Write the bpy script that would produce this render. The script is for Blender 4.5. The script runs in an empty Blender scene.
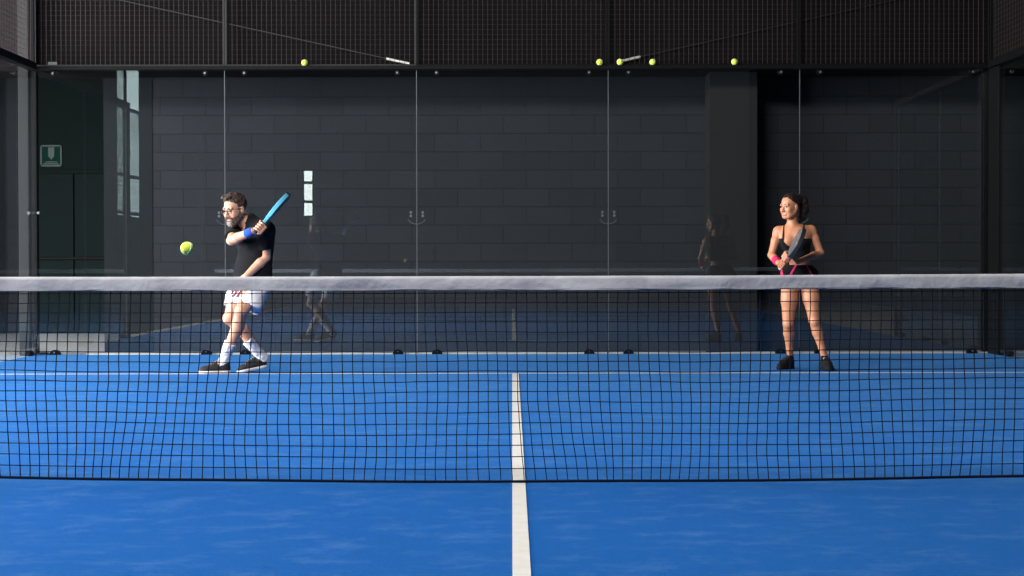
import bpy, bmesh, math, random
import numpy as np
from mathutils import Vector, Matrix, noise

R = random.Random(7)
C = bpy.context.scene.collection
PI = math.pi

# ------------------------------------------------------------------ camera
FPX, CX, CY = 1610.0, 512.0, 288.0
CAM_H, HORIZON = 0.918, 266.3
PITCH = math.atan((CY - HORIZON) / FPX)

def P(x, y, d):
    """point seen at (x, y) of the photograph, d metres in front of the camera"""
    vx, vy, vz = (x - CX) / FPX, 1.0, -(y - CY) / FPX
    c, s = math.cos(PITCH), math.sin(PITCH)
    vy, vz = vy * c + vz * s, -vy * s + vz * c
    k = d / vy
    return Vector((vx * k, d, CAM_H + vz * k))

# ------------------------------------------------------------------ materials
def mat(name, col, rough=0.6, metal=0.0, spec=0.5, bump=None, vary=None, sheen=0.0, emit=None):
    m = bpy.data.materials.new(name); m.use_nodes = True
    nt = m.node_tree; b = nt.nodes['Principled BSDF']
    b.inputs['Base Color'].default_value = (*col, 1)
    b.inputs['Roughness'].default_value = rough
    b.inputs['Metallic'].default_value = metal
    b.inputs['Specular IOR Level'].default_value = spec
    if sheen: b.inputs['Sheen Weight'].default_value = sheen
    if emit:
        b.inputs['Emission Color'].default_value = (*emit[:3], 1)
        b.inputs['Emission Strength'].default_value = emit[3]
    if vary or bump:
        tc = nt.nodes.new('ShaderNodeTexCoord')
    if vary:                                   # (scale, amount)
        n = nt.nodes.new('ShaderNodeTexNoise'); n.inputs['Scale'].default_value = vary[0]; n.inputs['Detail'].default_value = 6
        nt.links.new(tc.outputs['Object'], n.inputs['Vector'])
        mx = nt.nodes.new('ShaderNodeMix'); mx.data_type = 'RGBA'
        mx.inputs['A'].default_value = tuple(c * (1 - vary[1]) for c in col) + (1,)
        mx.inputs['B'].default_value = tuple(min(1, c * (1 + vary[1])) for c in col) + (1,)
        nt.links.new(n.outputs['Fac'], mx.inputs['Factor'])
        nt.links.new(mx.outputs['Result'], b.inputs['Base Color'])
    if bump:                                   # (scale, strength)
        n = nt.nodes.new('ShaderNodeTexNoise'); n.inputs['Scale'].default_value = bump[0]; n.inputs['Detail'].default_value = 4
        nt.links.new(tc.outputs['Object'], n.inputs['Vector'])
        bp = nt.nodes.new('ShaderNodeBump'); bp.inputs['Strength'].default_value = bump[1]; bp.inputs['Distance'].default_value = 0.01
        nt.links.new(n.outputs['Fac'], bp.inputs['Height']); nt.links.new(bp.outputs['Normal'], b.inputs['Normal'])
    return m

def glass_mat(name, tint, ior=1.5, gain=1.0):
    m = bpy.data.materials.new(name); m.use_nodes = True
    nt = m.node_tree; nt.nodes.clear()
    o = nt.nodes.new('ShaderNodeOutputMaterial')
    t = nt.nodes.new('ShaderNodeBsdfTransparent'); t.inputs['Color'].default_value = (*tint, 1)
    g = nt.nodes.new('ShaderNodeBsdfGlossy'); g.inputs['Roughness'].default_value = 0.0
    g.inputs['Color'].default_value = (0.93, 1.0, 0.99, 1)
    f = nt.nodes.new('ShaderNodeFresnel')          # same reflectance on both faces of the pane
    ge = nt.nodes.new('ShaderNodeNewGeometry'); io = nt.nodes.new('ShaderNodeMix')
    io.inputs['A'].default_value = ior; io.inputs['B'].default_value = 1 / ior
    nt.links.new(ge.outputs['Backfacing'], io.inputs['Factor']); nt.links.new(io.outputs['Result'], f.inputs['IOR'])
    mx = nt.nodes.new('ShaderNodeMixShader')
    nt.links.new(f.outputs[0], mx.inputs[0]); nt.links.new(t.outputs[0], mx.inputs[1]); nt.links.new(g.outputs[0], mx.inputs[2])
    nt.links.new(mx.outputs[0], o.inputs['Surface'])
    return m

def turf_mat():
    m = bpy.data.materials.new('blue_turf'); m.use_nodes = True
    nt = m.node_tree; b = nt.nodes['Principled BSDF']; N = nt.nodes.new; L = nt.links.new
    tc = N('ShaderNodeTexCoord')
    mp = N('ShaderNodeMapping'); mp.inputs['Scale'].default_value = (1.7, 2.4, 1); L(tc.outputs['Object'], mp.inputs['Vector'])
    n1 = N('ShaderNodeTexNoise'); n1.inputs['Scale'].default_value = 2.4; n1.inputs['Detail'].default_value = 12; n1.inputs['Roughness'].default_value = 0.76
    L(mp.outputs[0], n1.inputs['Vector'])
    r1 = N('ShaderNodeValToRGB'); r1.color_ramp.elements[0].position = 0.50; r1.color_ramp.elements[1].position = 0.80
    L(n1.outputs['Fac'], r1.inputs['Fac'])
    n2 = N('ShaderNodeTexNoise'); n2.inputs['Scale'].default_value = 0.55; n2.inputs['Detail'].default_value = 3
    L(tc.outputs['Object'], n2.inputs['Vector'])
    base = N('ShaderNodeMix'); base.data_type = 'RGBA'
    base.inputs['A'].default_value = (0.0001, 0.050, 0.232, 1); base.inputs['B'].default_value = (0.0003, 0.066, 0.275, 1)
    L(n2.outputs['Fac'], base.inputs['Factor'])
    n3 = N('ShaderNodeTexNoise'); n3.inputs['Scale'].default_value = 260; n3.inputs['Detail'].default_value = 2
    L(tc.outputs['Object'], n3.inputs['Vector'])
    mul = N('ShaderNodeMath'); mul.operation = 'MULTIPLY'; L(r1.outputs['Color'], mul.inputs[0]); L(n3.outputs['Fac'], mul.inputs[1])
    mu2 = N('ShaderNodeMath'); mu2.operation = 'MULTIPLY'; L(mul.outputs[0], mu2.inputs[0]); mu2.inputs[1].default_value = 1.1
    mx = N('ShaderNodeMix'); mx.data_type = 'RGBA'; L(mu2.outputs[0], mx.inputs['Factor'])
    L(base.outputs['Result'], mx.inputs['A']); mx.inputs['B'].default_value = (0.085, 0.18, 0.35, 1)
    L(mx.outputs['Result'], b.inputs['Base Color'])
    b.inputs['Roughness'].default_value = 0.8; b.inputs['Specular IOR Level'].default_value = 0.02
    b.inputs['Sheen Weight'].default_value = 0.19; b.inputs['Sheen Roughness'].default_value = 0.5
    b.inputs['Sheen Tint'].default_value = (0.20, 0.54, 1, 1)
    bp = N('ShaderNodeBump'); bp.inputs['Strength'].default_value = 0.5; bp.inputs['Distance'].default_value = 0.006
    L(n3.outputs['Fac'], bp.inputs['Height']); L(bp.outputs['Normal'], b.inputs['Normal'])
    return m

def block_mat(col):
    m = bpy.data.materials.new('dark_painted_blocks'); m.use_nodes = True
    nt = m.node_tree; b = nt.nodes['Principled BSDF']; N = nt.nodes.new; L = nt.links.new
    tc = N('ShaderNodeTexCoord'); sp = N('ShaderNodeSeparateXYZ'); cb = N('ShaderNodeCombineXYZ')
    L(tc.outputs['Object'], sp.inputs[0])
    ax = N('ShaderNodeMath'); ax.operation = 'ADD'; L(sp.outputs['X'], ax.inputs[0]); ax.inputs[1].default_value = 20.342
    az = N('ShaderNodeMath'); az.operation = 'ADD'; L(sp.outputs['Z'], az.inputs[0]); az.inputs[1].default_value = 0.03
    L(ax.outputs[0], cb.inputs['X']); L(az.outputs[0], cb.inputs['Y'])
    br = N('ShaderNodeTexBrick'); br.offset = 0.5
    br.inputs['Scale'].default_value = 1.0
    br.inputs['Brick Width'].default_value = 0.5; br.inputs['Row Height'].default_value = 0.2
    br.inputs['Mortar Size'].default_value = 0.0045; br.inputs['Mortar Smooth'].default_value = 0.25
    br.inputs['Color1'].default_value = (*[c * 0.93 for c in col], 1); br.inputs['Color2'].default_value = (*[c * 1.07 for c in col], 1)
    br.inputs['Mortar'].default_value = (*[c * 0.52 for c in col], 1)
    L(cb.outputs[0], br.inputs['Vector']); L(br.outputs['Color'], b.inputs['Base Color'])
    inv = N('ShaderNodeMath'); inv.operation = 'SUBTRACT'; inv.inputs[0].default_value = 1; L(br.outputs['Fac'], inv.inputs[1])
    bp = N('ShaderNodeBump'); bp.inputs['Strength'].default_value = 0.3; bp.inputs['Distance'].default_value = 0.006
    L(inv.outputs[0], bp.inputs['Height'])
    n = N('ShaderNodeTexNoise'); n.inputs['Scale'].default_value = 60; L(tc.outputs['Object'], n.inputs['Vector'])
    bp2 = N('ShaderNodeBump'); bp2.inputs['Strength'].default_value = 0.25; bp2.inputs['Distance'].default_value = 0.004
    L(n.outputs['Fac'], bp2.inputs['Height']); L(bp.outputs['Normal'], bp2.inputs['Normal'])
    L(bp2.outputs['Normal'], b.inputs['Normal'])
    b.inputs['Roughness'].default_value = 0.85; b.inputs['Specular IOR Level'].default_value = 0.1
    return m

M = {}
M['turf'] = turf_mat()
M['line'] = mat('line_white', (0.52, 0.50, 0.465), 0.85, vary=(14, 0.12), bump=(200, 0.3))
M['concrete'] = mat('concrete', (0.29, 0.275, 0.26), 0.8, vary=(2.5, 0.12), bump=(60, 0.2))
M['pier'] = mat('pier_paint', (0.0150, 0.0175, 0.0200), 0.85, spec=0.08, vary=(2, 0.12))  # darker tone for the added sheet on the block wall
M['side_seal'] = mat('side_glass_edge', (0.42, 0.46, 0.45), 0.35, vary=(20, 0.1))  # paler copy of the glass edge: caught light put into the colour
M['kerb'] = mat('kerb_concrete', (0.50, 0.48, 0.44), 0.8, vary=(4, 0.15), bump=(60, 0.2))
M['blocks'] = block_mat((0.026, 0.0275, 0.032))
M['pillar'] = mat('pillar_paint', (0.021, 0.021, 0.022), 0.85, spec=0.1, vary=(5, 0.08), bump=(70, 0.2))
M['hall'] = mat('hall_wall_paint', (0.035, 0.042, 0.045), 0.8, vary=(1.5, 0.1))
M['halldark'] = mat('hall_dark_paint', (0.009, 0.009, 0.009), 0.85, spec=0.1, vary=(1.5, 0.1))
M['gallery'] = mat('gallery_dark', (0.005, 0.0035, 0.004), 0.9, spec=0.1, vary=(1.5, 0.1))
M['passage'] = mat('passage_green', (0.0075, 0.0125, 0.0125), 0.8, spec=0.06, vary=(1.5, 0.1))
M['door'] = mat('door_green', (0.0095, 0.0155, 0.0155), 0.8, spec=0.06, vary=(1.5, 0.1))
M['halllight'] = mat('hall_plaster', (0.30, 0.32, 0.33), 0.8, vary=(1.5, 0.12))
M['black_steel'] = mat('black_powder_coat', (0.004, 0.004, 0.0045), 0.5, 0.0, 0.07, bump=(300, 0.1))
M['grey_steel'] = mat('grey_steel', (0.022, 0.021, 0.022), 0.55, 0.0, 0.2, vary=(8, 0.1))
M['wire'] = mat('dark_wire', (0.037, 0.029, 0.029), 0.6, 0.0, 0.15, vary=(30, 0.15))
M['bolt'] = mat('zinc_bolt', (0.15, 0.155, 0.16), 0.4, 0.5, vary=(60, 0.1))
M['glass'] = glass_mat('clear_glass', (0.972, 0.985, 0.985), 1.58)
M['seal'] = mat('glass_edge', (0.075, 0.088, 0.088), 0.35, vary=(20, 0.1))
M['net'] = mat('net_cord', (0.004, 0.008, 0.020), 0.9, spec=0.1, bump=(500, 0.2))
M['tape'] = mat('net_tape', (0.37, 0.37, 0.395), 0.8, vary=(7, 0.36), bump=(25, 0.5))
M['cable'] = mat('cable', (0.016, 0.014, 0.014), 0.4, 0.5, vary=(40, 0.1))
M['fitting'] = mat('bright_fitting', (0.70, 0.68, 0.66), 0.35, 0.5, vary=(60, 0.1))
M['ball'] = mat('ball_felt', (0.62, 0.78, 0.04), 0.9, sheen=0.4, vary=(160, 0.15), bump=(500, 0.5))
M['seam'] = mat('ball_seam', (0.85, 0.88, 0.72), 0.6, vary=(100, 0.05))
M['sign_green'] = mat('sign_green', (0.006, 0.030, 0.024), 0.8, spec=0.04, vary=(20, 0.05))
M['sign_white'] = mat('sign_white', (0.125, 0.15, 0.142), 0.8, spec=0.04, vary=(20, 0.05))
M['column'] = mat('column_grey', (0.032, 0.0315, 0.032), 0.8, spec=0.1, vary=(6, 0.1))
M['skin_m'] = mat('skin_fair', (0.57, 0.295, 0.19), 0.5, vary=(14, 0.09), bump=(120, 0.12))
M['skin_w'] = mat('skin_tan', (0.53, 0.225, 0.118), 0.45, vary=(14, 0.09), bump=(120, 0.12))
M['lip'] = mat('lip', (0.43, 0.17, 0.13), 0.45, vary=(60, 0.08))
M['hair_m'] = mat('hair_brown', (0.042, 0.021, 0.013), 0.6, vary=(70, 0.45), bump=(160, 0.8))
M['beard'] = mat('beard_brown', (0.085, 0.048, 0.034), 0.7, vary=(90, 0.4), bump=(220, 0.8))
M['beard_grey'] = mat('beard_grey', (0.24, 0.20, 0.18), 0.7, vary=(90, 0.3), bump=(220, 0.8))
M['hair_w'] = mat('hair_dark', (0.016, 0.007, 0.0055), 0.6, spec=0.25, vary=(60, 0.4), bump=(140, 0.8))
M['black_cloth'] = mat('black_cloth', (0.0055, 0.0055, 0.007), 0.9, spec=0.15, sheen=0.03, vary=(25, 0.2), bump=(300, 0.3))
M['white_cloth'] = mat('white_cloth', (0.74, 0.72, 0.78), 0.85, vary=(25, 0.04), bump=(300, 0.2))
M['maroon'] = mat('maroon_print', (0.16, 0.018, 0.045), 0.8, vary=(30, 0.1))
M['sock'] = mat('white_sock', (0.76, 0.76, 0.80), 0.9, vary=(60, 0.06), bump=(400, 0.5))
M['shoe_m'] = mat('shoe_brown_black', (0.022, 0.018, 0.017), 0.65, spec=0.25, vary=(60, 0.3), bump=(200, 0.4))
M['sole_m'] = mat('sole_white', (0.66, 0.63, 0.62), 0.6, vary=(30, 0.06))
M['lace'] = mat('lace_grey', (0.22, 0.20, 0.19), 0.8, vary=(80, 0.1))
M['shoe_w'] = mat('shoe_black', (0.006, 0.006, 0.007), 0.7, spec=0.15, vary=(60, 0.3), bump=(200, 0.4))
M['blue_band'] = mat('blue_terry', (0.015, 0.075, 0.42), 0.95, vary=(80, 0.15), bump=(500, 0.6))
M['pink'] = mat('pink_terry', (0.75, 0.02, 0.12), 0.9, vary=(80, 0.12), bump=(500, 0.5))
M['pink_soft'] = mat('pink_paint', (0.75, 0.22, 0.36), 0.4, vary=(30, 0.08))
M['cyan'] = mat('racket_cyan', (0.10, 0.42, 0.58), 0.3, vary=(18, 0.12))
M['racket_dark'] = mat('racket_charcoal', (0.022, 0.024, 0.03), 0.35, vary=(20, 0.2))
M['racket_grey'] = mat('racket_grey', (0.085, 0.088, 0.10), 0.4, vary=(45, 0.55))
M['grip'] = mat('grip_black', (0.012, 0.012, 0.014), 0.8, vary=(60, 0.2), bump=(150, 0.4))
M['white_plastic'] = mat('white_plastic', (0.75, 0.75, 0.73), 0.4, vary=(20, 0.03))
M['eye_white'] = mat('eye_white', (0.42, 0.39, 0.37), 0.35, vary=(60, 0.03))
M['iris'] = mat('iris_dark', (0.02, 0.014, 0.01), 0.2, vary=(60, 0.1))
M['frame_black'] = mat('spectacle_black', (0.01, 0.01, 0.01), 0.3, vary=(60, 0.1))
M['daylight'] = mat('daylit_pane', (0.6, 0.7, 0.7), 0.5, emit=(0.80, 0.97, 1.0, 4.0))
M['daylight_bright'] = mat('bright_daylit_pane', (0.6, 0.7, 0.7), 0.5, emit=(0.95, 1.0, 0.98, 9.0))

# ------------------------------------------------------------------ mesh helpers
def tag(o, label=None, cat=None, group=None, kind=None):
    if label: o['label'] = label
    if cat: o['category'] = cat
    if group: o['group'] = group
    if kind: o['kind'] = kind
    return o

def empty(name, loc, label, cat, group=None):
    o = bpy.data.objects.new(name, None); C.objects.link(o); o.location = loc
    o.empty_display_size = 0.1
    return tag(o, label, cat, group)

def world_loc(o):
    v = Vector((0, 0, 0))
    while o is not None:
        v += o.location; o = o.parent
    return v

def link_mesh(name, verts, faces, mats, parent=None, loc=None, smooth=False, fmat=None):
    """verts in world coordinates; parent's location is taken off"""
    me = bpy.data.meshes.new(name)
    org = world_loc(parent) if parent else Vector(loc or (0, 0, 0))
    v = np.asarray(verts, dtype=float) - np.array(org)
    me.from_pydata(v.tolist(), [], faces if isinstance(faces, list) else faces.tolist())
    for m in (mats if isinstance(mats, (list, tuple)) else [mats]): me.materials.append(m)
    if smooth: me.polygons.foreach_set('use_smooth', [True] * len(me.polygons))
    if fmat is not None: me.polygons.foreach_set('material_index', fmat)
    me.update()
    o = bpy.data.objects.new(name, me); C.objects.link(o)
    if parent: o.parent = parent
    else: o.location = org
    return o

class MB:
    def __init__(s): s.v = []; s.f = []
    def box(s, x0, x1, y0, y1, z0, z1, bev=0.0):
        bm = bmesh.new(); bmesh.ops.create_cube(bm, size=1)
        for v in bm.verts: v.co = Vector(((x0 + x1) / 2 + v.co.x * (x1 - x0), (y0 + y1) / 2 + v.co.y * (y1 - y0), (z0 + z1) / 2 + v.co.z * (z1 - z0)))
        if bev: bmesh.ops.bevel(bm, geom=bm.edges[:], offset=bev, segments=2, affect='EDGES', profile=0.5)
        s.bm(bm); return s
    def bm(s, bm):
        n = len(s.v); bm.verts.ensure_lookup_table(); bm.verts.index_update()
        s.v += [tuple(v.co) for v in bm.verts]; s.f += [[n + v.index for v in f.verts] for f in bm.faces]; bm.free()
    def tube(s, pts, r, n=6, cap=True):
        pts = [Vector(p) for p in pts]; base = len(s.v)
        rs = r if isinstance(r, (list, tuple)) else [r] * len(pts)
        prev = None
        for i, p in enumerate(pts):
            t = (pts[min(i + 1, len(pts) - 1)] - pts[max(i - 1, 0)]).normalized()
            if prev is None:
                a = Vector((0, 0, 1)) if abs(t.z) < 0.9 else Vector((1, 0, 0))
                u = t.cross(a).normalized()
            else: u = (prev - t * prev.dot(t)).normalized()
            prev = u; w = t.cross(u)
            for k in range(n):
                an = 2 * PI * (k + 0.5) / n
                s.v.append(tuple(p + (u * math.cos(an) + w * math.sin(an)) * rs[i]))
        for i in range(len(pts) - 1):
            for k in range(n):
                a = base + i * n + k; b = base + i * n + (k + 1) % n
                s.f.append([a, b, b + n, a + n])
        if cap:
            s.f.append([base + k for k in range(n)][::-1]); e = base + (len(pts) - 1) * n
            s.f.append([e + k for k in range(n)])
        return s
    def build(s, name, m, parent=None, loc=None, smooth=False):
        return link_mesh(name, s.v, s.f, m, parent, loc, smooth)

def struct(o): o['kind'] = 'structure'; return o

# ------------------------------------------------------------------ implicit surfaces (for bodies, clothes, shoes)
class Field:
    def __init__(s, lo, hi, h):
        s.h = h; s.lo = np.array(lo, float); n = np.ceil((np.array(hi, float) - s.lo) / h).astype(int) + 1
        s.n = n; s.F = np.full(tuple(n), 0.06, np.float32)
        s.ax = [s.lo[i] + np.arange(n[i]) * h for i in range(3)]
    def sub(s, lo, hi):
        i0 = np.clip(np.floor((np.array(lo) - s.lo) / s.h).astype(int), 0, s.n); i1 = np.clip(np.ceil((np.array(hi) - s.lo) / s.h).astype(int) + 1, 0, s.n)
        sl = tuple(slice(a, b) for a, b in zip(i0, i1))
        X, Y, Z = (s.ax[i][sl[i]] for i in range(3))
        return sl, X[:, None, None], Y[None, :, None], Z[None, None, :]
    @staticmethod
    def smin(a, b, k):
        if k <= 0: return np.minimum(a, b)
        h = np.clip(0.5 + 0.5 * (a - b) / k, 0, 1)
        return a + (b - a) * h - k * h * (1 - h)
    def put(s, sl, d, k, op):
        if d.size == 0: return
        A = s.F[sl]
        if op == 'add': s.F[sl] = s.smin(A, d, k)
        elif op == 'sub': s.F[sl] = -s.smin(-A, d, k)
    def cone(s, a, b, r1, r2, k=0.012, op='add'):
        a, b = np.array(a, float), np.array(b, float); m = max(r1, r2) + k + 0.02
        sl, X, Y, Z = s.sub(np.minimum(a, b) - m, np.maximum(a, b) + m)
        ba = b - a; q = max(ba @ ba, 1e-9)
        px, py, pz = X - a[0], Y - a[1], Z - a[2]
        t = np.clip((px * ba[0] + py * ba[1] + pz * ba[2]) / q, 0, 1)
        d = np.sqrt((px - t * ba[0]) ** 2 + (py - t * ba[1]) ** 2 + (pz - t * ba[2]) ** 2) - (r1 + (r2 - r1) * t)
        s.put(sl, d.astype(np.float32), k, op)
    def ell(s, c, ax, rad, k=0.012, op='add'):
        """ellipsoid at c with unit axes ax (three vectors) and radii rad"""
        c = np.array(c, float); m = max(rad) + k + 0.02
        sl, X, Y, Z = s.sub(c - m, c + m)
        px, py, pz = X - c[0], Y - c[1], Z - c[2]
        q1 = q2 = 0
        for v, r in zip(ax, rad):
            l = px * v[0] + py * v[1] + pz * v[2]
            q1 = q1 + (l / r) ** 2; q2 = q2 + (l / (r * r)) ** 2
        k0 = np.sqrt(q1); d = k0 * (k0 - 1) / np.maximum(np.sqrt(q2), 1e-6)
        s.put(sl, d.astype(np.float32), k, op)
    def plane(s, p, n, k=0.0):
        """keep the side against the normal"""
        p, n = np.array(p, float), np.array(n, float); n = n / np.linalg.norm(n)
        X, Y, Z = s.ax[0][:, None, None], s.ax[1][None, :, None], s.ax[2][None, None, :]
        d = ((X - p[0]) * n[0] + (Y - p[1]) * n[1] + (Z - p[2]) * n[2]).astype(np.float32)
        s.F = -s.smin(-s.F, -d, k)
    def grids(s): return s.ax[0][:, None, None], s.ax[1][None, :, None], s.ax[2][None, None, :]
    def keep(s, D): s.F = np.maximum(s.F, np.broadcast_to(D, s.F.shape).astype(np.float32))
    def wrinkle(s, amp, freq, seed=0):
        X, Y, Z = s.grids(); rr = np.random.RandomState(seed); W = 0
        for i in range(6):
            v = rr.randn(3); v /= np.linalg.norm(v); fq = freq * (0.6 + 0.9 * rr.rand())
            W = W + np.sin((X * v[0] + Y * v[1] + Z * v[2]) * fq + rr.rand() * 6.28 + 1.6 * np.sin((X * v[1] + Y * v[2] + Z * v[0]) * fq * 0.45))
        s.F = s.F + (amp / 2.4 * W).astype(np.float32)
    def mesh(s):
        F = s.F; S = F < 0
        c = [S[i:S.shape[0] - 1 + i, j:S.shape[1] - 1 + j, k:S.shape[2] - 1 + k] for i in (0, 1) for j in (0, 1) for k in (0, 1)]
        al = c[0].copy(); an = c[0].copy()
        for q in c[1:]: al &= q; an |= q
        I = np.argwhere(an & ~al)
        ids = np.full(an.shape, -1, np.int64); ids[tuple(I.T)] = np.arange(len(I))
        acc = np.zeros((len(I), 3)); cnt = np.zeros(len(I))
        cor = [(i, j, k) for i in (0, 1) for j in (0, 1) for k in (0, 1)]
        for a in cor:
            for ax in range(3):
                if a[ax]: continue
                b = list(a); b[ax] = 1
                fa = F[tuple((I + a).T)]; fb = F[tuple((I + b).T)]
                x = (fa < 0) != (fb < 0)
                t = np.where(x, fa / np.where(x, fa - fb, 1), 0)
                p = np.array(a, float)[None] + t[:, None] * (np.array(b) - np.array(a))[None]
                acc[x] += p[x]; cnt[x] += 1
        V = s.lo + (I + acc / cnt[:, None]) * s.h
        Q = []
        for ax in range(3):
            o1, o2 = [(1, 2), (2, 0), (0, 1)][ax]
            lo = [slice(1, -1)] * 3; lo[ax] = slice(0, -1); hi = list(lo); hi[ax] = slice(1, None)
            lo2 = [slice(1, S.shape[i] - 1) for i in range(3)]; lo2[ax] = slice(0, S.shape[ax] - 1)
            hi2 = list(lo2); hi2[ax] = slice(1, S.shape[ax])
            A = S[tuple(lo2)]; B = S[tuple(hi2)]
            for flip, msk in ((False, A & ~B), (True, ~A & B)):
                J = np.argwhere(msk)
                if not len(J): continue
                off = np.ones(3, int); off[ax] = 0; J = J + off
                e1 = np.zeros(3, int); e1[o1] = 1; e2 = np.zeros(3, int); e2[o2] = 1
                q = np.stack([ids[tuple((J - e1 - e2).T)], ids[tuple((J - e2).T)], ids[tuple(J.T)], ids[tuple((J - e1).T)]], 1)
                if flip: q = q[:, ::-1]
                Q.append(q)
        return V, np.concatenate(Q)
    def build(s, name, m, parent=None, loc=None, fmat=None):
        V, Q = s.mesh()
        fm = None
        if fmat is not None: fm = fmat(V[Q].mean(1)).astype(np.int32).tolist()
        return link_mesh(name, V, Q, m, parent, loc, True, fm)

# ------------------------------------------------------------------ court dimensions
NET_Y, BACK_Y, WALL_Y = 6.85, 16.85, 17.62
REC_X, REC_Y = -4.46, 22.6      # passage behind the left corner
XL, XR = -4.995, 5.010           # court sides
JX = [XL, -2.999, -0.994, 1.008, 3.009, XR]
HALL_L, HALL_R, HALL_F, HALL_H = -11.0, 8.5, -24.0, 8.5

# ------------------------------------------------------------------ setting
struct(MB().box(HALL_L, HALL_R, HALL_F, REC_Y, -0.30, -0.012).build('floor', M['concrete']))
struct(MB().box(HALL_L + 0.05, XL - 0.25, HALL_F + 1, 11.25, -0.0118, -0.002).build('floor_mat', M['halldark']))
px0, px1 = (198 - 512) * 45 / FPX, (202.5 - 512) * 45 / FPX
struct(MB().box(px0, px1, -11.4, -11.28, -0.012, 4.6, 0.01).build('trim_2', M['kerb']))
turf = struct(MB().box(XL + 0.01, XR - 0.01, -3.15, BACK_Y - 0.01, -0.011, 0.0).build('turf_floor', M['turf'], loc=(0, 0, 0)))
ln = MB().box(0.0, 0.055, -0.5, NET_Y + 6.97, -0.004, 0.0022).build('centre_line', M['line'], turf)
ln2 = MB().box(XL + 0.01, XR - 0.01, NET_Y + 6.92, NET_Y + 6.97, -0.004, 0.0018).build('service_line', M['line'], turf)
struct(MB().box(REC_X, HALL_R, WALL_Y, REC_Y, -0.02, HALL_H).build('wall_back', M['blocks'], loc=(0, 0, 0)))
struct(MB().box(P(710, 100, 17.2).x, P(757.5, 100, 17.2).x, 17.2, WALL_Y, -0.012, HALL_H - 0.01).build('pillar', M['pillar']))

def wall_with_holes(name, axis, pos, thick, a0, a1, z0, z1, holes, m):
    """axis 'x': wall in the plane X = pos; holes (a0, a1, z0, z1)"""
    A = sorted({a0, a1, *[h[0] for h in holes], *[h[1] for h in holes]}); Z = sorted({z0, z1, *[h[2] for h in holes], *[h[3] for h in holes]})
    mb = MB()
    for i in range(len(A) - 1):
        for j in range(len(Z) - 1):
            ca, cz = (A[i] + A[i + 1]) / 2, (Z[j] + Z[j + 1]) / 2
            if any(h[0] < ca < h[1] and h[2] < cz < h[3] for h in holes): continue
            if axis == 'x': mb.box(pos, pos + thick, A[i], A[i + 1], Z[j], Z[j + 1])
            else: mb.box(A[i], A[i + 1], pos, pos + thick, Z[j], Z[j + 1])
    return struct(mb.build(name, m))

DOOR = (7.6, 16.0, 0.0, 5.4)
WIN = (-13.95, -11.15, 1.36, 7.0)
wall_with_holes('wall_left', 'x', HALL_L - 0.25, 0.25, HALL_F, REC_Y, -0.3, HALL_H, [DOOR, WIN], M['hall'])
struct(MB().box(HALL_R, HALL_R + 0.2, HALL_F, WALL_Y, -0.3, HALL_H).build('wall_right', M['halldark']))
WIN2 = (-7.50, -7.10, 2.75, 4.35)
wall_with_holes('wall_front', 'y', HALL_F - 0.2, 0.2, HALL_L, HALL_R, -0.3, HALL_H, [WIN2], M['halllight'])
struct(MB().box(HALL_L, HALL_R, HALL_F, REC_Y, HALL_H, HALL_H + 0.2).build('ceiling', M['halldark']))
# dark gallery edge added over the passage, set low to shade the wall top
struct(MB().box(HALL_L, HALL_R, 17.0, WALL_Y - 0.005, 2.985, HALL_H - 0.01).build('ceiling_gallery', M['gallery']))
struct(MB().box(HALL_L, REC_X - 0.005, WALL_Y, REC_Y, 4.2, 4.4).build('ceiling_passage', M['gallery']))
struct(MB().box(-6.92, REC_X + 0.2, REC_Y, REC_Y + 0.2, -0.3, HALL_H).build('wall_passage', M['passage']))
struct(MB().box(HALL_L - 0.2, -6.93, REC_Y - 0.02, REC_Y + 0.2, -0.3, HALL_H).build('wall_corner', M['gallery']))
# thin dark sheet added over the block wall's left end to tone it down
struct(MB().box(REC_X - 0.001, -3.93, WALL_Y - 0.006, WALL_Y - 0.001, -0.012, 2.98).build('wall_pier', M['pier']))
# green-grey double door at the end of the passage
dx0, dx1, dz1 = P(38, 200, REC_Y).x, P(112, 200, REC_Y).x, P(60, 173.5, REC_Y).z
dr = empty('door_1', ((dx0 + dx1) / 2, REC_Y, 0), None, None); dr['kind'] = 'structure'
for i in (0, 1):
    q0, q1 = dx0 + (dx1 - dx0) * i / 2, dx0 + (dx1 - dx0) * (i + 1) / 2
    MB().box(q0 + 0.01, q1 - 0.01, REC_Y - 0.05, REC_Y - 0.002, 0.0, dz1, 0.004).build('leaf', M['door'], dr)
MB().box(dx0 - 0.05, dx1 + 0.05, REC_Y - 0.06, REC_Y - 0.002, dz1 + 0.004, dz1 + 0.06, 0.004).build('door_frame', M['passage'], dr)
MB().box((dx0 + dx1) / 2 - 0.5, (dx0 + dx1) / 2 + 0.5, REC_Y - 0.10, REC_Y - 0.07, 1.02, 1.06, 0.008).build('push_bar', M['black_steel'], dr)
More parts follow.
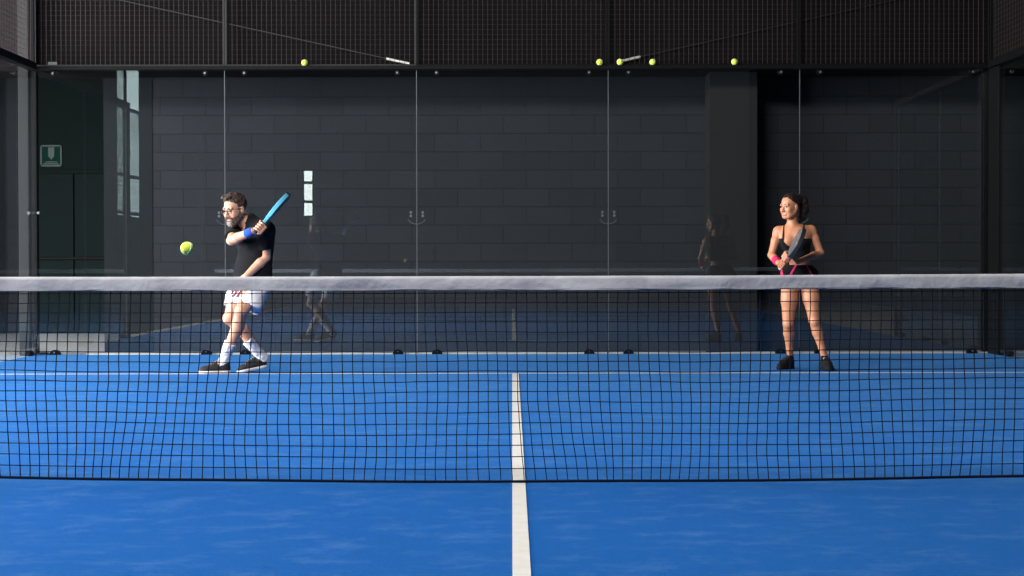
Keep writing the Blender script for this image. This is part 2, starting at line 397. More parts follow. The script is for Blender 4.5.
# daylit windows of the hall (seen mirrored in the glass)
def window_left():
    y0, y1, z0, z1 = WIN; w = empty('window_1', (HALL_L, (y0 + y1) / 2, z0), None, None); w['kind'] = 'structure'
    MB().box(HALL_L - 0.03, HALL_L - 0.012, y0, y1, z0, z1).build('pane', M['daylight'], w)
    mb = MB(); ym = -12.15
    for a, b in ((y0, y0 + .06), (y1 - .06, y1), (ym - .06, ym + .06)): mb.box(HALL_L - 0.011, HALL_L + 0.012, a, b, z0, z1)
    for zz in (z0 + .03, 2.46, 3.52, 5.45, z1 - .03): mb.box(HALL_L - 0.011, HALL_L + 0.012, y0, y1, zz - .05, zz + .05)
    mb.build('frame', M['hall'], w)
    mb = MB()
    for i in range(58): mb.box(HALL_L - 0.011, HALL_L + 0.006, y0 + .1, y1 - .1, 2.52 + i * 0.05, 2.537 + i * 0.05)
    mb.build('louvre', M['hall'], w)
    MB().box(HALL_L - 0.011, HALL_L + 0.008, y0 + .06, y1 - .06, z0 + .05, 2.38).build('lower_panel', M['halllight'], w)
window_left()
def window_front():
    x0, x1, z0, z1 = WIN2; w = empty('window_2', ((x0 + x1) / 2, HALL_F, z0), None, None); w['kind'] = 'structure'
    MB().box(x0, x1, HALL_F - 0.16, HALL_F - 0.13, z0, z1).build('pane', M['daylight_bright'], w)
    mb = MB()
    for zz in (3.25, 3.93): mb.box(x0, x1, HALL_F - 0.12, HALL_F - 0.03, zz - .05, zz + .05)
    mb.box(x0, x0 + .05, HALL_F - 0.12, HALL_F - 0.03, z0, z1); mb.box(x1 - .05, x1, HALL_F - 0.12, HALL_F - 0.03, z0, z1)
    mb.build('frame', M['hall'], w)
window_front()

# grey column outside the left glass
cx0, cx1 = P(20, 200, 16.95).x, P(30.5, 200, 16.95).x
col = MB().box(cx0, cx1, 16.9, 16.998, -0.012, 4.7, 0.008)
struct(col.build('column', M['column']))

# green safety sign on the back wall
sc_ = P(51.5, 155, REC_Y)
sg = empty('safety_sign', (sc_.x, REC_Y, sc_.z), 'small square green safety sign with a white symbol on the wall at the passage end', 'sign')
S_ = 0.15; Q_ = 0.15 / 0.117
MB().box(sc_.x - S_, sc_.x + S_, REC_Y - 0.012, REC_Y - 0.001, sc_.z - S_, sc_.z + S_, 0.003).build('plate', M['sign_green'], sg)
def sgbox(mb, x0, x1, z0, z1): mb.box(sc_.x + x0 * Q_, sc_.x + x1 * Q_, REC_Y - 0.0145, REC_Y - 0.0121, sc_.z + z0 * Q_, sc_.z + z1 * Q_)
mb = MB(); b = 0.016
for q in ((-.117, .117, .117 - b, .117), (-.117, .117, -.117, -.117 + b), (-.117, -.117 + b, -.117, .117), (.117 - b, .117, -.117, .117)): sgbox(mb, *q)
mb.build('border', M['sign_white'], sg)
mb = MB(); sgbox(mb, -0.03, 0.035, -0.012, 0.092)
n = len(mb.v)
for yy in (REC_Y - 0.0145, REC_Y - 0.0121):
    mb.v += [(sc_.x - 0.028, yy, sc_.z - 0.013), (sc_.x + 0.036, yy, sc_.z - 0.013), (sc_.x + 0.004, yy, sc_.z - 0.058)]
mb.f += [[n, n + 1, n + 2], [n + 5, n + 4, n + 3], [n, n + 3, n + 4, n + 1], [n + 1, n + 4, n + 5, n + 2], [n + 2, n + 5, n + 3, n]]
mb.build('symbol', M['sign_white'], sg)
mb = MB(); sgbox(mb, -0.06, 0.07, -0.072, -0.062); sgbox(mb, -0.085, 0.085, -0.094, -0.082)
mb.build('lettering', M['sign_white'], sg)

# ------------------------------------------------------------------ court enclosure
def bracket_mesh(x, y, side=-1):
    """half-round black base shoe"""
    mb = MB(); n = 14; base = len(mb.v)
    for yy in (y - 0.035, y + 0.035):
        for k in range(n + 1):
            a = PI * k / n; mb.v.append((x + 0.055 * math.cos(a), yy, 0.0 + 0.052 * math.sin(a)))
    mb.f.append(list(range(n + 1))); mb.f.append(list(range(n + 1, 2 * n + 2))[::-1])
    for k in range(n): mb.f.append([k + 1, k, k + n + 1, k + n + 2])
    mb.f.append([0, n, 2 * n + 1, n + 1])
    return mb

def glass_panel(x0, x1, label, sealed_right):
    g = empty('court_glass', ((x0 + x1) / 2, BACK_Y, 0), label, 'glass panel', 'glass panels of the back wall')
    MB().box(x0 + 0.006, x1 - 0.006, BACK_Y - 0.006, BACK_Y + 0.006, 0.006, 2.970).build('pane', M['glass'], g)
    if sealed_right: MB().box(x1 - 0.0035, x1 + 0.0035, BACK_Y - 0.008, BACK_Y + 0.006, 0.006, 2.968).build('edge_seal', M['seal'], g)
    for s, xx in ((1, x0 + 0.21), (-1, x1 - 0.20)):
        br = bracket_mesh(xx, BACK_Y).build('base_bracket', M['black_steel'], g)
        MB().tube([(xx, BACK_Y - 0.036, 0.026), (xx, BACK_Y - 0.048, 0.026)], 0.008, 8).build('bolt', M['bolt'], br)
        cl = MB().tube([(xx, BACK_Y - 0.03, 2.938), (xx, BACK_Y + 0.03, 2.938)], 0.027, 14).build('top_clamp', M['black_steel'], g)
        MB().tube([(xx, BACK_Y - 0.031, 2.938), (xx, BACK_Y - 0.042, 2.938)], 0.011, 8).build('bolt', M['bolt'], cl)
    return g
glabels = ['tall back wall glass panel in the left corner, in front of the green sign',
           'tall glass panel of the back wall behind the man swinging a racket',
           'middle glass panel of the back wall, in line with the white centre line',
           'tall glass panel of the back wall in front of the dark pillar',
           'tall glass panel of the back wall in the right corner, beside the woman']
for i in range(5): glass_panel(JX[i], JX[i + 1], glabels[i], i < 4)

# round plates joining the panels at mid height
for i, lab in ((1, 'small round bolted plate on the glass joint behind the bearded man'),
               (2, 'small round bolted plate on the glass joint left of the white centre line'),
               (3, 'small round bolted plate on the glass joint right of the white centre line'),
               (4, 'small round bolted plate on the glass joint behind the woman')):
    z = P(417, 214, BACK_Y).z; x = JX[i]
    q = empty('glass_connector', (x, BACK_Y, z), lab, 'glass fitting', 'round plates on the glass joints')
    pts = [(x + 0.105 * math.sin(a), BACK_Y - 0.010, z - 0.105 * math.cos(a)) for a in np.linspace(-1.05, 1.05, 22)]
    MB().tube(pts, 0.003, 6).build('plate_rim', M['seal'], q)
    for s in (-1, 1):
        bl = MB()
        for dz in (-0.018, 0.018): bl.tube([(x + s * 0.062, BACK_Y - 0.0065, z + dz), (x + s * 0.062, BACK_Y - 0.020, z + dz)], 0.014, 10)
        bl.build('bolt', M['seal'], q)

# pale kerb behind the glass
struct(MB().box(REC_X, XR + 0.1, BACK_Y + 0.012, BACK_Y + 0.16, -0.012, 0.012, 0.003).build('trim_1', M['kerb']))
# top rail
rail = MB().box(XL - 0.03, XR + 0.03, BACK_Y - 0.05, BACK_Y + 0.07, 2.972, 3.012, 0.004)
tag(rail.build('top_rail', M['black_steel'], loc=(0, BACK_Y, 2.972)), 'long black steel rail capping the back glass wall under the mesh', 'rail')

def wire_panel(mb, a0, a1, z0, z1, fn, step=0.051, r=0.0030):
    n = int(round((a1 - a0) / step)); m_ = int(round((z1 - z0) / step))
    for i in range(1, n): mb.tube([fn(a0 + (a1 - a0) * i / n, z0, 0), fn(a0 + (a1 - a0) * i / n, z1, 0)], r, 4, False)
    for j in range(1, m_): mb.tube([fn(a0, z0 + (z1 - z0) * j / m_, 1), fn(a1, z0 + (z1 - z0) * j / m_, 1)], r * 0.33, 4, False)

def mesh_panel(x0, x1, label):
    yb = BACK_Y + 0.035
    g = empty('wire_screen', ((x0 + x1) / 2, yb, 3.012), label, 'mesh panel', 'wire mesh panels above the back glass')
    mb = MB(); w = 0.022
    mb.box(x0 + 0.002, x0 + w, yb - 0.018, yb + 0.018, 3.012, 4.0, .003); mb.box(x1 - w, x1 - 0.002, yb - 0.018, yb + 0.018, 3.012, 4.0, .003)
    mb.box(x0 + w, x1 - w, yb - 0.018, yb + 0.018, 3.012, 3.034, .003); mb.box(x0 + w, x1 - w, yb - 0.018, yb + 0.018, 3.965, 4.0, .003)
    mb.build('frame', M['grey_steel'] if x0 < -2 else M['black_steel'], g)  # left-hand frames paler: light falling there put into the colour
    wm = MB(); wire_panel(wm, x0 + w, x1 - w, 3.034, 3.965, lambda a, z, h: (a, yb - 0.002 + h * 0.004, z))
    wm.build('wire_mesh', M['wire'], g)
    return g
mlabels = ['black wire mesh panel at the top left corner, grey framed and free of balls',
           'black wire mesh panel with a single ball lodged at its foot',
           'middle black wire mesh panel, with one ball at its right end',
           'black wire mesh panel with three balls lodged along its foot',
           'black wire mesh panel at the top right corner, darkest and free of balls']
for i in range(5):
    g = mesh_panel(JX[i], JX[i + 1], mlabels[i])
    if i == 0:
        t0 = P(48, 61, BACK_Y); t1 = P(57, 64, BACK_Y)
        MB().box(t0.x, t1.x, BACK_Y + 0.010, BACK_Y + 0.014, t1.z, t0.z).build('tag', M['seal'], g)

# corner posts
for x, lab in ((XL - 0.022, 'slim black corner post at the left end of the back glass'), (XR + 0.0, 'black corner post at the right end of the back glass')):
    g = empty('corner_post', (x, BACK_Y, 0), lab, 'post', 'corner posts of the court')
    hw = 0.028 if x < 0 else 0.058
    MB().box(x - hw, x + hw, BACK_Y + 0.075, BACK_Y + 0.155, 0.0, 4.02, 0.005).build('shaft', M['black_steel'], g)
    MB().box(x - 0.035, x + 0.11, BACK_Y + 0.075, BACK_Y + 0.2, -0.012, 0.018, 0.004).build('base_plate', M['black_steel'], g)
    if x > 0: MB().box(x - 0.034, x - 0.0075, BACK_Y - 0.36, BACK_Y - 0.015, 0.0, 2.965, 0.004).build('corner_flange', M['black_steel'], g)  # added plate, covers a window's mirror image in the side glass
    if x > 0: MB().box(x + 0.014, x + 0.030, BACK_Y + 0.062, BACK_Y + 0.076, 0.02, 3.9).build('edge_strip', M['grey_steel'], g)
    for s in (-1, 1): MB().tube([(x + s * 0.05, BACK_Y + 0.06, P(30, 212, BACK_Y).z), (x + s * 0.05, BACK_Y + 0.035, P(30, 212, BACK_Y).z)], 0.016, 10).build('bolt', M['bolt'] if x < 0 else M['black_steel'], g)

# side walls: two glass panels a side, rail and mesh over them
for side, X in (('left', XL), ('right', XR)):
    s = -1 if side == 'left' else 1
    for j, (y0, y1) in enumerate(((14.86, 16.83), (12.85, 14.84))):
        lab = f'glass panel of the {side} side wall, ' + ('touching the back corner' if j == 0 else 'second from the back corner')
        g = empty('side_glass', (X, (y0 + y1) / 2, 0), lab, 'glass panel', f'glass panels of the {side} side wall')
        MB().box(X - 0.006, X + 0.006, y0, y1, 0.006, 2.970).build('pane', M['glass'], g)
        MB().box(X - 0.008, X + 0.008, y0 - 0.010, y0 - 0.0005, 0.006, 2.968).build('edge_seal', M['side_seal'], g)
        for yy in (y0 + 0.2, y1 - (0.2 if s < 0 else 0.62)):
            MB().box(X - 0.035, X + 0.035, yy - 0.05, yy + 0.05, 0, 0.055, 0.012).build('base_bracket', M['black_steel'], g)
    tag(MB().box(X - 0.05, X + 0.05, 12.8, BACK_Y - 0.055, 2.972, 3.045, 0.004).build('side_rail', M['black_steel'], loc=(X, 14.8, 2.972)),
        f'black steel rail over the {side} side glass running towards the camera', 'rail')
    g = empty('side_wire_screen', (X, 14.8, 3.045), f'wire mesh panel above the {side} side glass', 'mesh panel')
    mb = MB(); mb.box(X - 0.018, X + 0.018, 12.85, 12.88, 3.046, 4.0); mb.box(X - 0.018, X + 0.018, BACK_Y - 0.05, BACK_Y - 0.016, 3.046, 4.0)
    mb.box(X - 0.018, X + 0.018, 12.88, BACK_Y - 0.05, 3.97, 4.0)
    mb.build('frame', M['black_steel'], g)
    wm = MB(); wire_panel(wm, 12.88, BACK_Y - 0.05, 3.046, 3.97, lambda a, z, h: (X + h * 0.004, a, z), r=0.0028); wm.build('wire_mesh', M['wire'], g)
    for yy in (12.83,):
        tag(MB().box(X - 0.04, X + 0.04, yy - 0.06, yy + 0.008, 0, 2.972, 0.004).build('side_post', M['black_steel'], loc=(X, yy, 0)), f'black upright at the front end of the {side} side glass', 'post')

# bracing cables behind the mesh
for pts, lab in ((((100, -5), (410, 63.5)), 'thin bracing cable sloping down to the right behind the mesh, pale at its lower end'),
                 (((920, -5), (618, 62)), 'thin bracing cable sloping down to the left behind the mesh, pale at its lower end')):
    a, b_ = P(*pts[0], 16.96), P(*pts[1], 16.96)
    g = empty('bracing_cable', b_, lab, 'cable', 'bracing cables behind the mesh')
    MB().tube([a, a.lerp(b_, 0.5), b_], 0.006, 6).build('cable', M['cable'], g)
    MB().tube([a.lerp(b_, 0.925), a.lerp(b_, 1.0)], 0.014, 8).build('end_fitting', M['fitting'], g)

# ------------------------------------------------------------------ net
def net():
    g = empty('court_net', (0, NET_Y, 0), 'dark court net with a white band stretched across the blue court', 'net')
    x0, x1 = -4.95, 4.96
    def ztop(x):                # top of the band
        px = CX + x * FPX / NET_Y
        return P(512, 275.6, NET_Y).z - 0.0025 + 0.0042 * ((x + 0.6) / 2.2) ** 2 * (1.0 if x > -0.6 else 0.2)
    def zbot(x): return 0.010 + 0.0165 * (min(abs(x - 0.1), 3) / 2.2) ** 2
    def bulge(x, z):            # belly of the net along the court
        return 0.020 * math.sin(1.3 * x + 0.6) * math.sin(PI * z / 0.85) + 0.01 * math.sin(4.1 * x + 2 * z)
    step = 0.0432
    n = int((x1 - x0) / step); nz = 19
    def node(i, j):
        t = j / nz                                   # 0 bottom .. 1 at the band
        x = x0 + i * step
        low = max(0.0, 1 - t * 1.25)
        dx = 0.030 * low ** 1.2 * math.sin(2.2 * x + 1.4) * (1 if x < 0.4 else 0.5) + 0.004 * math.sin(9 * x + 7 * t) * (1 - t)
        dx += 0.014 * low * math.sin(5.3 * x - 5.0 * t) + 0.0035 * noise.noise(Vector((x * 6, t * 9, 3)))
        zt, zb = ztop(x) - 0.031, zbot(x)
        tt = t ** 0.93 if t > 0 else 0
        z = zb + (zt - zb) * tt + 0.0045 * noise.noise(Vector((x * 3.1, t * 8, 1))) * math.sin(PI * t) + 0.006 * math.sin(3.1 * x + 4 * t) * low * t * 3
        return Vector((x + dx, NET_Y + bulge(x, z) - 0.075 * (1 - t) ** 1.4 * (t < 0.95) * max(0.0, 1 - (min(abs(x - 0.1), 3) / 3.2) ** 2), z))
    Pn = [[node(i, j) for j in range(nz + 1)] for i in range(n + 1)]
    mb = MB()
    for i in range(n + 1): mb.tube(Pn[i], 0.0025, 4, False)
    for j in range(1, nz): mb.tube([Pn[i][j] for i in range(n + 1)], 0.0025, 4, False)
    knots = MB()
    mb.build('net_mesh', M['net'], g)
    MB().tube([Pn[i][0] + Vector((0, 0, 0.001)) for i in range(n + 1)], 0.0060, 6).build('bottom_cord', M['net'], g)
    # band: folded cloth, slightly rippled
    N_ = 420; prof = [(-0.0080, -0.0602), (-0.0088, -0.0600), (-0.0088, -0.0585), (-0.0085, -0.045), (-0.0085, -0.014), (-0.005, -0.002), (0.0, 0.0), (0.005, -0.002), (0.0085, -0.014), (0.0085, -0.045), (0.0088, -0.0585), (0.0088, -0.0600), (0.0080, -0.0602)]
    v, f = [], []; k = len(prof)
    for i in range(N_ + 1):
        x = x0 + (x1 - x0) * i / N_
        for q, (py, pz) in enumerate(prof):
            nn = noise.noise(Vector((x * 2.2, pz * 28, 5 + (py > 0) * 3))) * 0.0065 + noise.noise(Vector((x * 8.5, pz * 45, 9))) * 0.0035
            nn += -0.0065 if py < 0 else 0.0065
            dz = noise.noise(Vector((x * 1.6, 4 if pz > -0.03 else 8, 0))) * 0.0016
            v.append((x, NET_Y + bulge(x, ztop(x)) + py + nn, ztop(x) + pz + dz))
    for i in range(N_):
        for q in range(k): a = i * k + q; b2 = i * k + (q + 1) % k; f.append([a, a + k, b2 + k, b2])
    tp = link_mesh('band', v, f, M['tape'], g, None, True)
    # stitching rows along the band
    for pz in (-0.0535,):
        MB().tube([(x0 + (x1 - x0) * i / 200, NET_Y - 0.0098 + bulge(x0 + (x1 - x0) * i / 200, ztop(0)) - 0.0065, ztop(x0 + (x1 - x0) * i / 200) + pz) for i in range(201)], 0.0011, 4).build('stitching', M['tape'], tp)
net()

# ------------------------------------------------------------------ balls
def ball_proto(loc, r, label, group=None):
    g = empty('padel_ball', loc, label, 'ball', group)
    bm = bmesh.new(); bmesh.ops.create_uvsphere(bm, u_segments=32, v_segments=20, radius=r)
    for v in bm.verts: v.co += Vector(loc)
    mb = MB(); mb.bm(bm); mb.build('felt', M['ball'], g, smooth=True)
    pts = []
    for i in range(65):
        t = 2 * PI * i / 64
        d = Vector((math.cos(t) + 0.42 * math.cos(3 * t), math.sin(t) - 0.42 * math.sin(3 * t), 1.30 * math.sin(2 * t))).normalized()
        pts.append(Vector(loc) + d * (r + 0.0004))
    MB().tube(pts, 0.0016, 6, False).build('seam', M['seam'], g, smooth=True)
    return g
bf = P(187, 247.7, 8.3)
b0 = ball_proto(bf, 0.0335, 'yellow-green ball in flight in the air left of the man', None)
b0.rotation_euler = (0.5, 0.3, 0.8)
for px, lab in ((305, 'yellow ball alone on the top rail, above the man'), (600, 'yellow ball on the top rail just left of a dark mesh post'),
                (620.5, 'yellow ball on the top rail touching the pale lower end of a cable'),
                (653, 'yellow ball on the top rail, between the pale cable end and the dark pillar'), (735, 'yellow ball on the top rail, farthest right, above the dark pillar')):
    o = b0.copy(); C.objects.link(o)
    p = P(px, 63, BACK_Y - 0.018); o.location = (p.x, BACK_Y - 0.018, 3.0125 + 0.0335)
    o.rotation_euler = (R.random() * 6, R.random() * 6, R.random() * 6)
    o['label'] = lab; o['group'] = 'balls lodged on the top rail'
    for ch in b0.children:
        c = ch.copy(); C.objects.link(c); c.parent = o

# ------------------------------------------------------------------ people: helpers
def V3(v): return Vector(v)
def head_prims(F, H, r, f, u, s=1.0, female=False):
    """H head centre, r = person's right, f = forward, u = up"""
    L = lambda x, y, z: H + (r * x + f * y + u * z) * s
    A = (r, f, u); E = lambda c, rad, k=0.012, op='add': F.ell(L(*c), A, [q * s for q in rad], k, op)
    K = lambda a, b, r1, r2, k=0.008, op='add': F.cone(L(*a), L(*b), r1 * s, r2 * s, k, op)
    E((0, -0.008, 0.032), (0.074, 0.096, 0.088))
    E((0, 0.030, -0.040), (0.056 if female else 0.060, 0.062, 0.074), 0.02)
    E((0, 0.066, -0.098), (0.022 if female else 0.028, 0.020, 0.018), 0.02)
    for q in (-1, 1):
        E((q * 0.040, 0.034, -0.052), (0.022, 0.040, 0.044), 0.02)
        E((q * 0.041, 0.062, -0.026), (0.022, 0.022, 0.022), 0.02)
        K((q * 0.058, 0.0, -0.055), (q * 0.030, 0.055, -0.095), 0.016, 0.016, 0.02)
        E((q * 0.076, -0.008, -0.012), (0.010, 0.020, 0.032), 0.006)
        E((q * 0.032, 0.103, 0.000), (0.018, 0.016, 0.012), 0.010, 'sub')
    K((-0.042, 0.077, 0.020), (0.042, 0.077, 0.020), 0.010, 0.010, 0.014)
    K((0, 0.088, 0.004), (0, 0.108, -0.036), 0.008, 0.012, 0.006)
    for q in (-1, 1): E((q * 0.012, 0.096, -0.040), (0.009, 0.011, 0.008), 0.005)
    K((-0.020, 0.084, -0.066), (0.020, 0.084, -0.066), 0.0065, 0.0065, 0.004)
    K((-0.016, 0.083, -0.077), (0.016, 0.083, -0.077), 0.0075, 0.0075, 0.004)
    K((-0.022, 0.094, -0.0715), (0.022, 0.094, -0.0715), 0.0022, 0.0022, 0.003, 'sub')
    return L

def eyes(person, L, s, r, f, u):
    for q in (-1, 1):
        bm = bmesh.new(); bmesh.ops.create_uvsphere(bm, u_segments=16, v_segments=12, radius=0.0115 * s)
        c = L(q * 0.032, 0.0775, 0.000)
        look = f
        v = [c + Vector(x.co) for x in bm.verts]; fc = [[y.index for y in x.verts] for x in bm.faces]
        fm = [1 if (Vector(x.calc_center_median()).normalized().dot(look) > 0.70) else 0 for x in bm.faces]; bm.free()
        link_mesh('eye', v, fc, [M['eye_white'], M['iris']], person, None, True, fm)

def grip_hand(F, g, a, n, scale=1.0, thumb=1, hr=0.017):
    """hand closed round a handle at g running along a; n points from palm to handle. returns wrist-side point"""
    a = a.normalized(); n = (n - a * n.dot(a)).normalized(); d = a.cross(n).normalized() * thumb
    pc = g - n * (hr + 0.015) * 1.0
    s = scale
    for t in (-0.030, -0.010, 0.010, 0.030):
        F.cone(pc + a * t * s - d * 0.045 * s, pc + a * t * 1.05 * s + d * 0.022 * s, 0.0145 * s, 0.0135 * s, 0.008)
    R_ = hr + 0.0105
    for i, t in enumerate((-0.033, -0.011, 0.011, 0.033)):           # four fingers wrap the handle
        ln = (0.88, 0.98, 1.0, 0.93)[i]
        c = g + a * t * 1.08 * s
        angs = [180 - 62, 180 - 120, 180 - 185, 180 - 180 - 55 * ln]
        pts = [pc + a * t * 1.05 * s + d * 0.022 * s]
        for k_, an in enumerate(angs):
            an = math.radians(an); rr = R_
            pts.append(c + n * (math.cos(an) * rr) + d * (math.sin(an) * rr))
        rad = [0.0105, 0.0098, 0.0092, 0.0086, 0.0078]
        for k_ in range(4): F.cone(pts[k_], pts[k_ + 1], rad[k_] * s, rad[k_ + 1] * s, 0.002)
    # thumb leaves the side of the palm by its base and closes over the front
    tb = [pc + a * 0.030 * s - d * 0.036 * s, pc + a * 0.052 * s - d * 0.014 * s + n * 0.012, g + a * 0.056 * s - d * 0.026 + n * 0.010, g + a * 0.050 * s - d * 0.010 + n * (R_ + 0.002)]
    for k_, (r1, r2) in enumerate(((0.015, 0.012), (0.012, 0.0105), (0.0105, 0.009))): F.cone(tb[k_], tb[k_ + 1], r1 * s, r2 * s, 0.004)
    return pc - d * 0.05 * s, d

def open_hand(F, w, d, n, side, s=1.0, curl=0.35):
    """relaxed hand: wrist w, pointing along d, palm facing n; side=+1 puts the thumb towards d x n"""
    d = d.normalized(); n = (n - d * n.dot(d)).normalized(); q = d.cross(n).normalized() * side
    for t in (-0.028, -0.010, 0.010, 0.028):
        F.cone(w + d * 0.012 * s + q * t * 0.7 * s, w + d * 0.085 * s + q * t * s, 0.0135 * s, 0.012 * s, 0.008)
    for i, t in enumerate((-0.032, -0.011, 0.011, 0.032)):
        ln = (0.062, 0.078, 0.083, 0.074)[i] * s
        p = w + d * 0.086 * s + q * t * s; an = curl * (0.7 + 0.15 * i)
        dirs = d.copy()
        for k_, (fr, r1, r2) in enumerate(((0.45, 0.0098, 0.0090), (0.32, 0.0090, 0.0083), (0.23, 0.0083, 0.0072))):
            dirs = (d * math.cos(an * (k_ + 1)) + n * math.sin(an * (k_ + 1)) + q * t * 1.2).normalized()
            p2 = p + dirs * ln * fr; F.cone(p, p2, r1 * s, r2 * s, 0.002); p = p2
    t0 = w + d * 0.02 * s + q * 0.022 * s
    t1 = t0 + (d * 0.6 + q * 0.75 + n * 0.25).normalized() * 0.042 * s; t2 = t1 + (d * 0.85 + q * 0.35 + n * 0.4).normalized() * 0.03 * s
    t3 = t2 + (d * 0.95 + q * 0.1 + n * 0.4).normalized() * 0.025 * s
    for a, b, r1, r2 in ((t0, t1, 0.014, 0.0115), (t1, t2, 0.0115, 0.010), (t2, t3, 0.010, 0.0085)): F.cone(a, b, r1 * s, r2 * s, 0.004)

def limb(F, pts, rads, k=0.014):
    for i in range(len(pts) - 1): F.cone(pts[i], pts[i + 1], rads[i], rads[i + 1], k)

def shoe(person, heel, yaw, pitch, length, mu, ms, ml, h=0.004, width=1.0):
    """heel: ground point under the back of the heel; yaw: heading of the toe; pitch raises the heel about the toe ball"""
    Lh = length; w = width
    F = Field((-0.07, -0.05, -0.03), (0.07, Lh + 0.04, 0.16), h); X = (Vector((1, 0, 0)), Vector((0, 1, 0)), Vector((0, 0, 1)))
    F.ell((0, 0.045, 0.045), X, (0.038 * w, 0.048, 0.060), 0.02)
    F.ell((0, 0.105, 0.042), X, (0.040 * w, 0.075, 0.050), 0.03)
    F.ell((0.004, Lh - 0.085, 0.028), X, (0.049 * w, 0.085, 0.043), 0.03)
    F.cone((0, 0.055, 0.06), (0, 0.040, 0.105), 0.038 * w, 0.036 * w, 0.02)
    F.cone((0, 0.105, 0.085), (0, 0.165, 0.060), 0.024, 0.022, 0.02)
    F.plane((0, 0, 0.016), (0, 0, -1)); F.plane((0, 0.03, 0.106), (0, -0.25, 1), 0.006)
    Vv, Q = F.mesh()
    G = Field((-0.08, -0.05, -0.03), (0.08, Lh + 0.05, 0.06), h)
    G.ell((0, 0.048, 0.015), X, (0.043 * w, 0.052, 0.04), 0.02); G.ell((0.0, 0.13, 0.015), X, (0.042 * w, 0.1, 0.04), 0.03); G.ell((0.004, Lh - 0.088, 0.015), X, (0.054 * w, 0.092, 0.04), 0.03)
    G.plane((0, 0, 0.0), (0, 0, -1)); G.plane((0, 0, 0.024), (0, 0, 1), 0.004)
    V2, Q2 = G.mesh()
    pb = Vector((0, Lh - 0.075, 0))
    Rp = Matrix.Translation(pb) @ Matrix.Rotation(-pitch, 4, 'X') @ Matrix.Translation(-pb)
    T = Matrix.Translation(heel) @ Matrix.Rotation(yaw, 4, 'Z') @ Rp
    def tr(A): Mx = np.array(T); return A @ Mx[:3, :3].T + Mx[:3, 3]
    so = link_mesh('shoe', tr(Vv), Q, mu, person, None, True)
    link_mesh('sole', tr(V2), Q2, ms, so, None, True)
    mb = MB()
    for i in range(5):
        yy = 0.108 + i * 0.019; zz = 0.1115 - i * 0.0068 - 0.002 * i
        pts = [T @ Vector((-0.030, yy + 0.006, zz - 0.012)), T @ Vector((-0.012, yy, zz + 0.001)), T @ Vector((0.012, yy, zz + 0.001)), T @ Vector((0.030, yy + 0.006, zz - 0.012))]
        mb.tube(pts, 0.003, 6)
    mb.build('laces', ml, so, smooth=True)
    return T

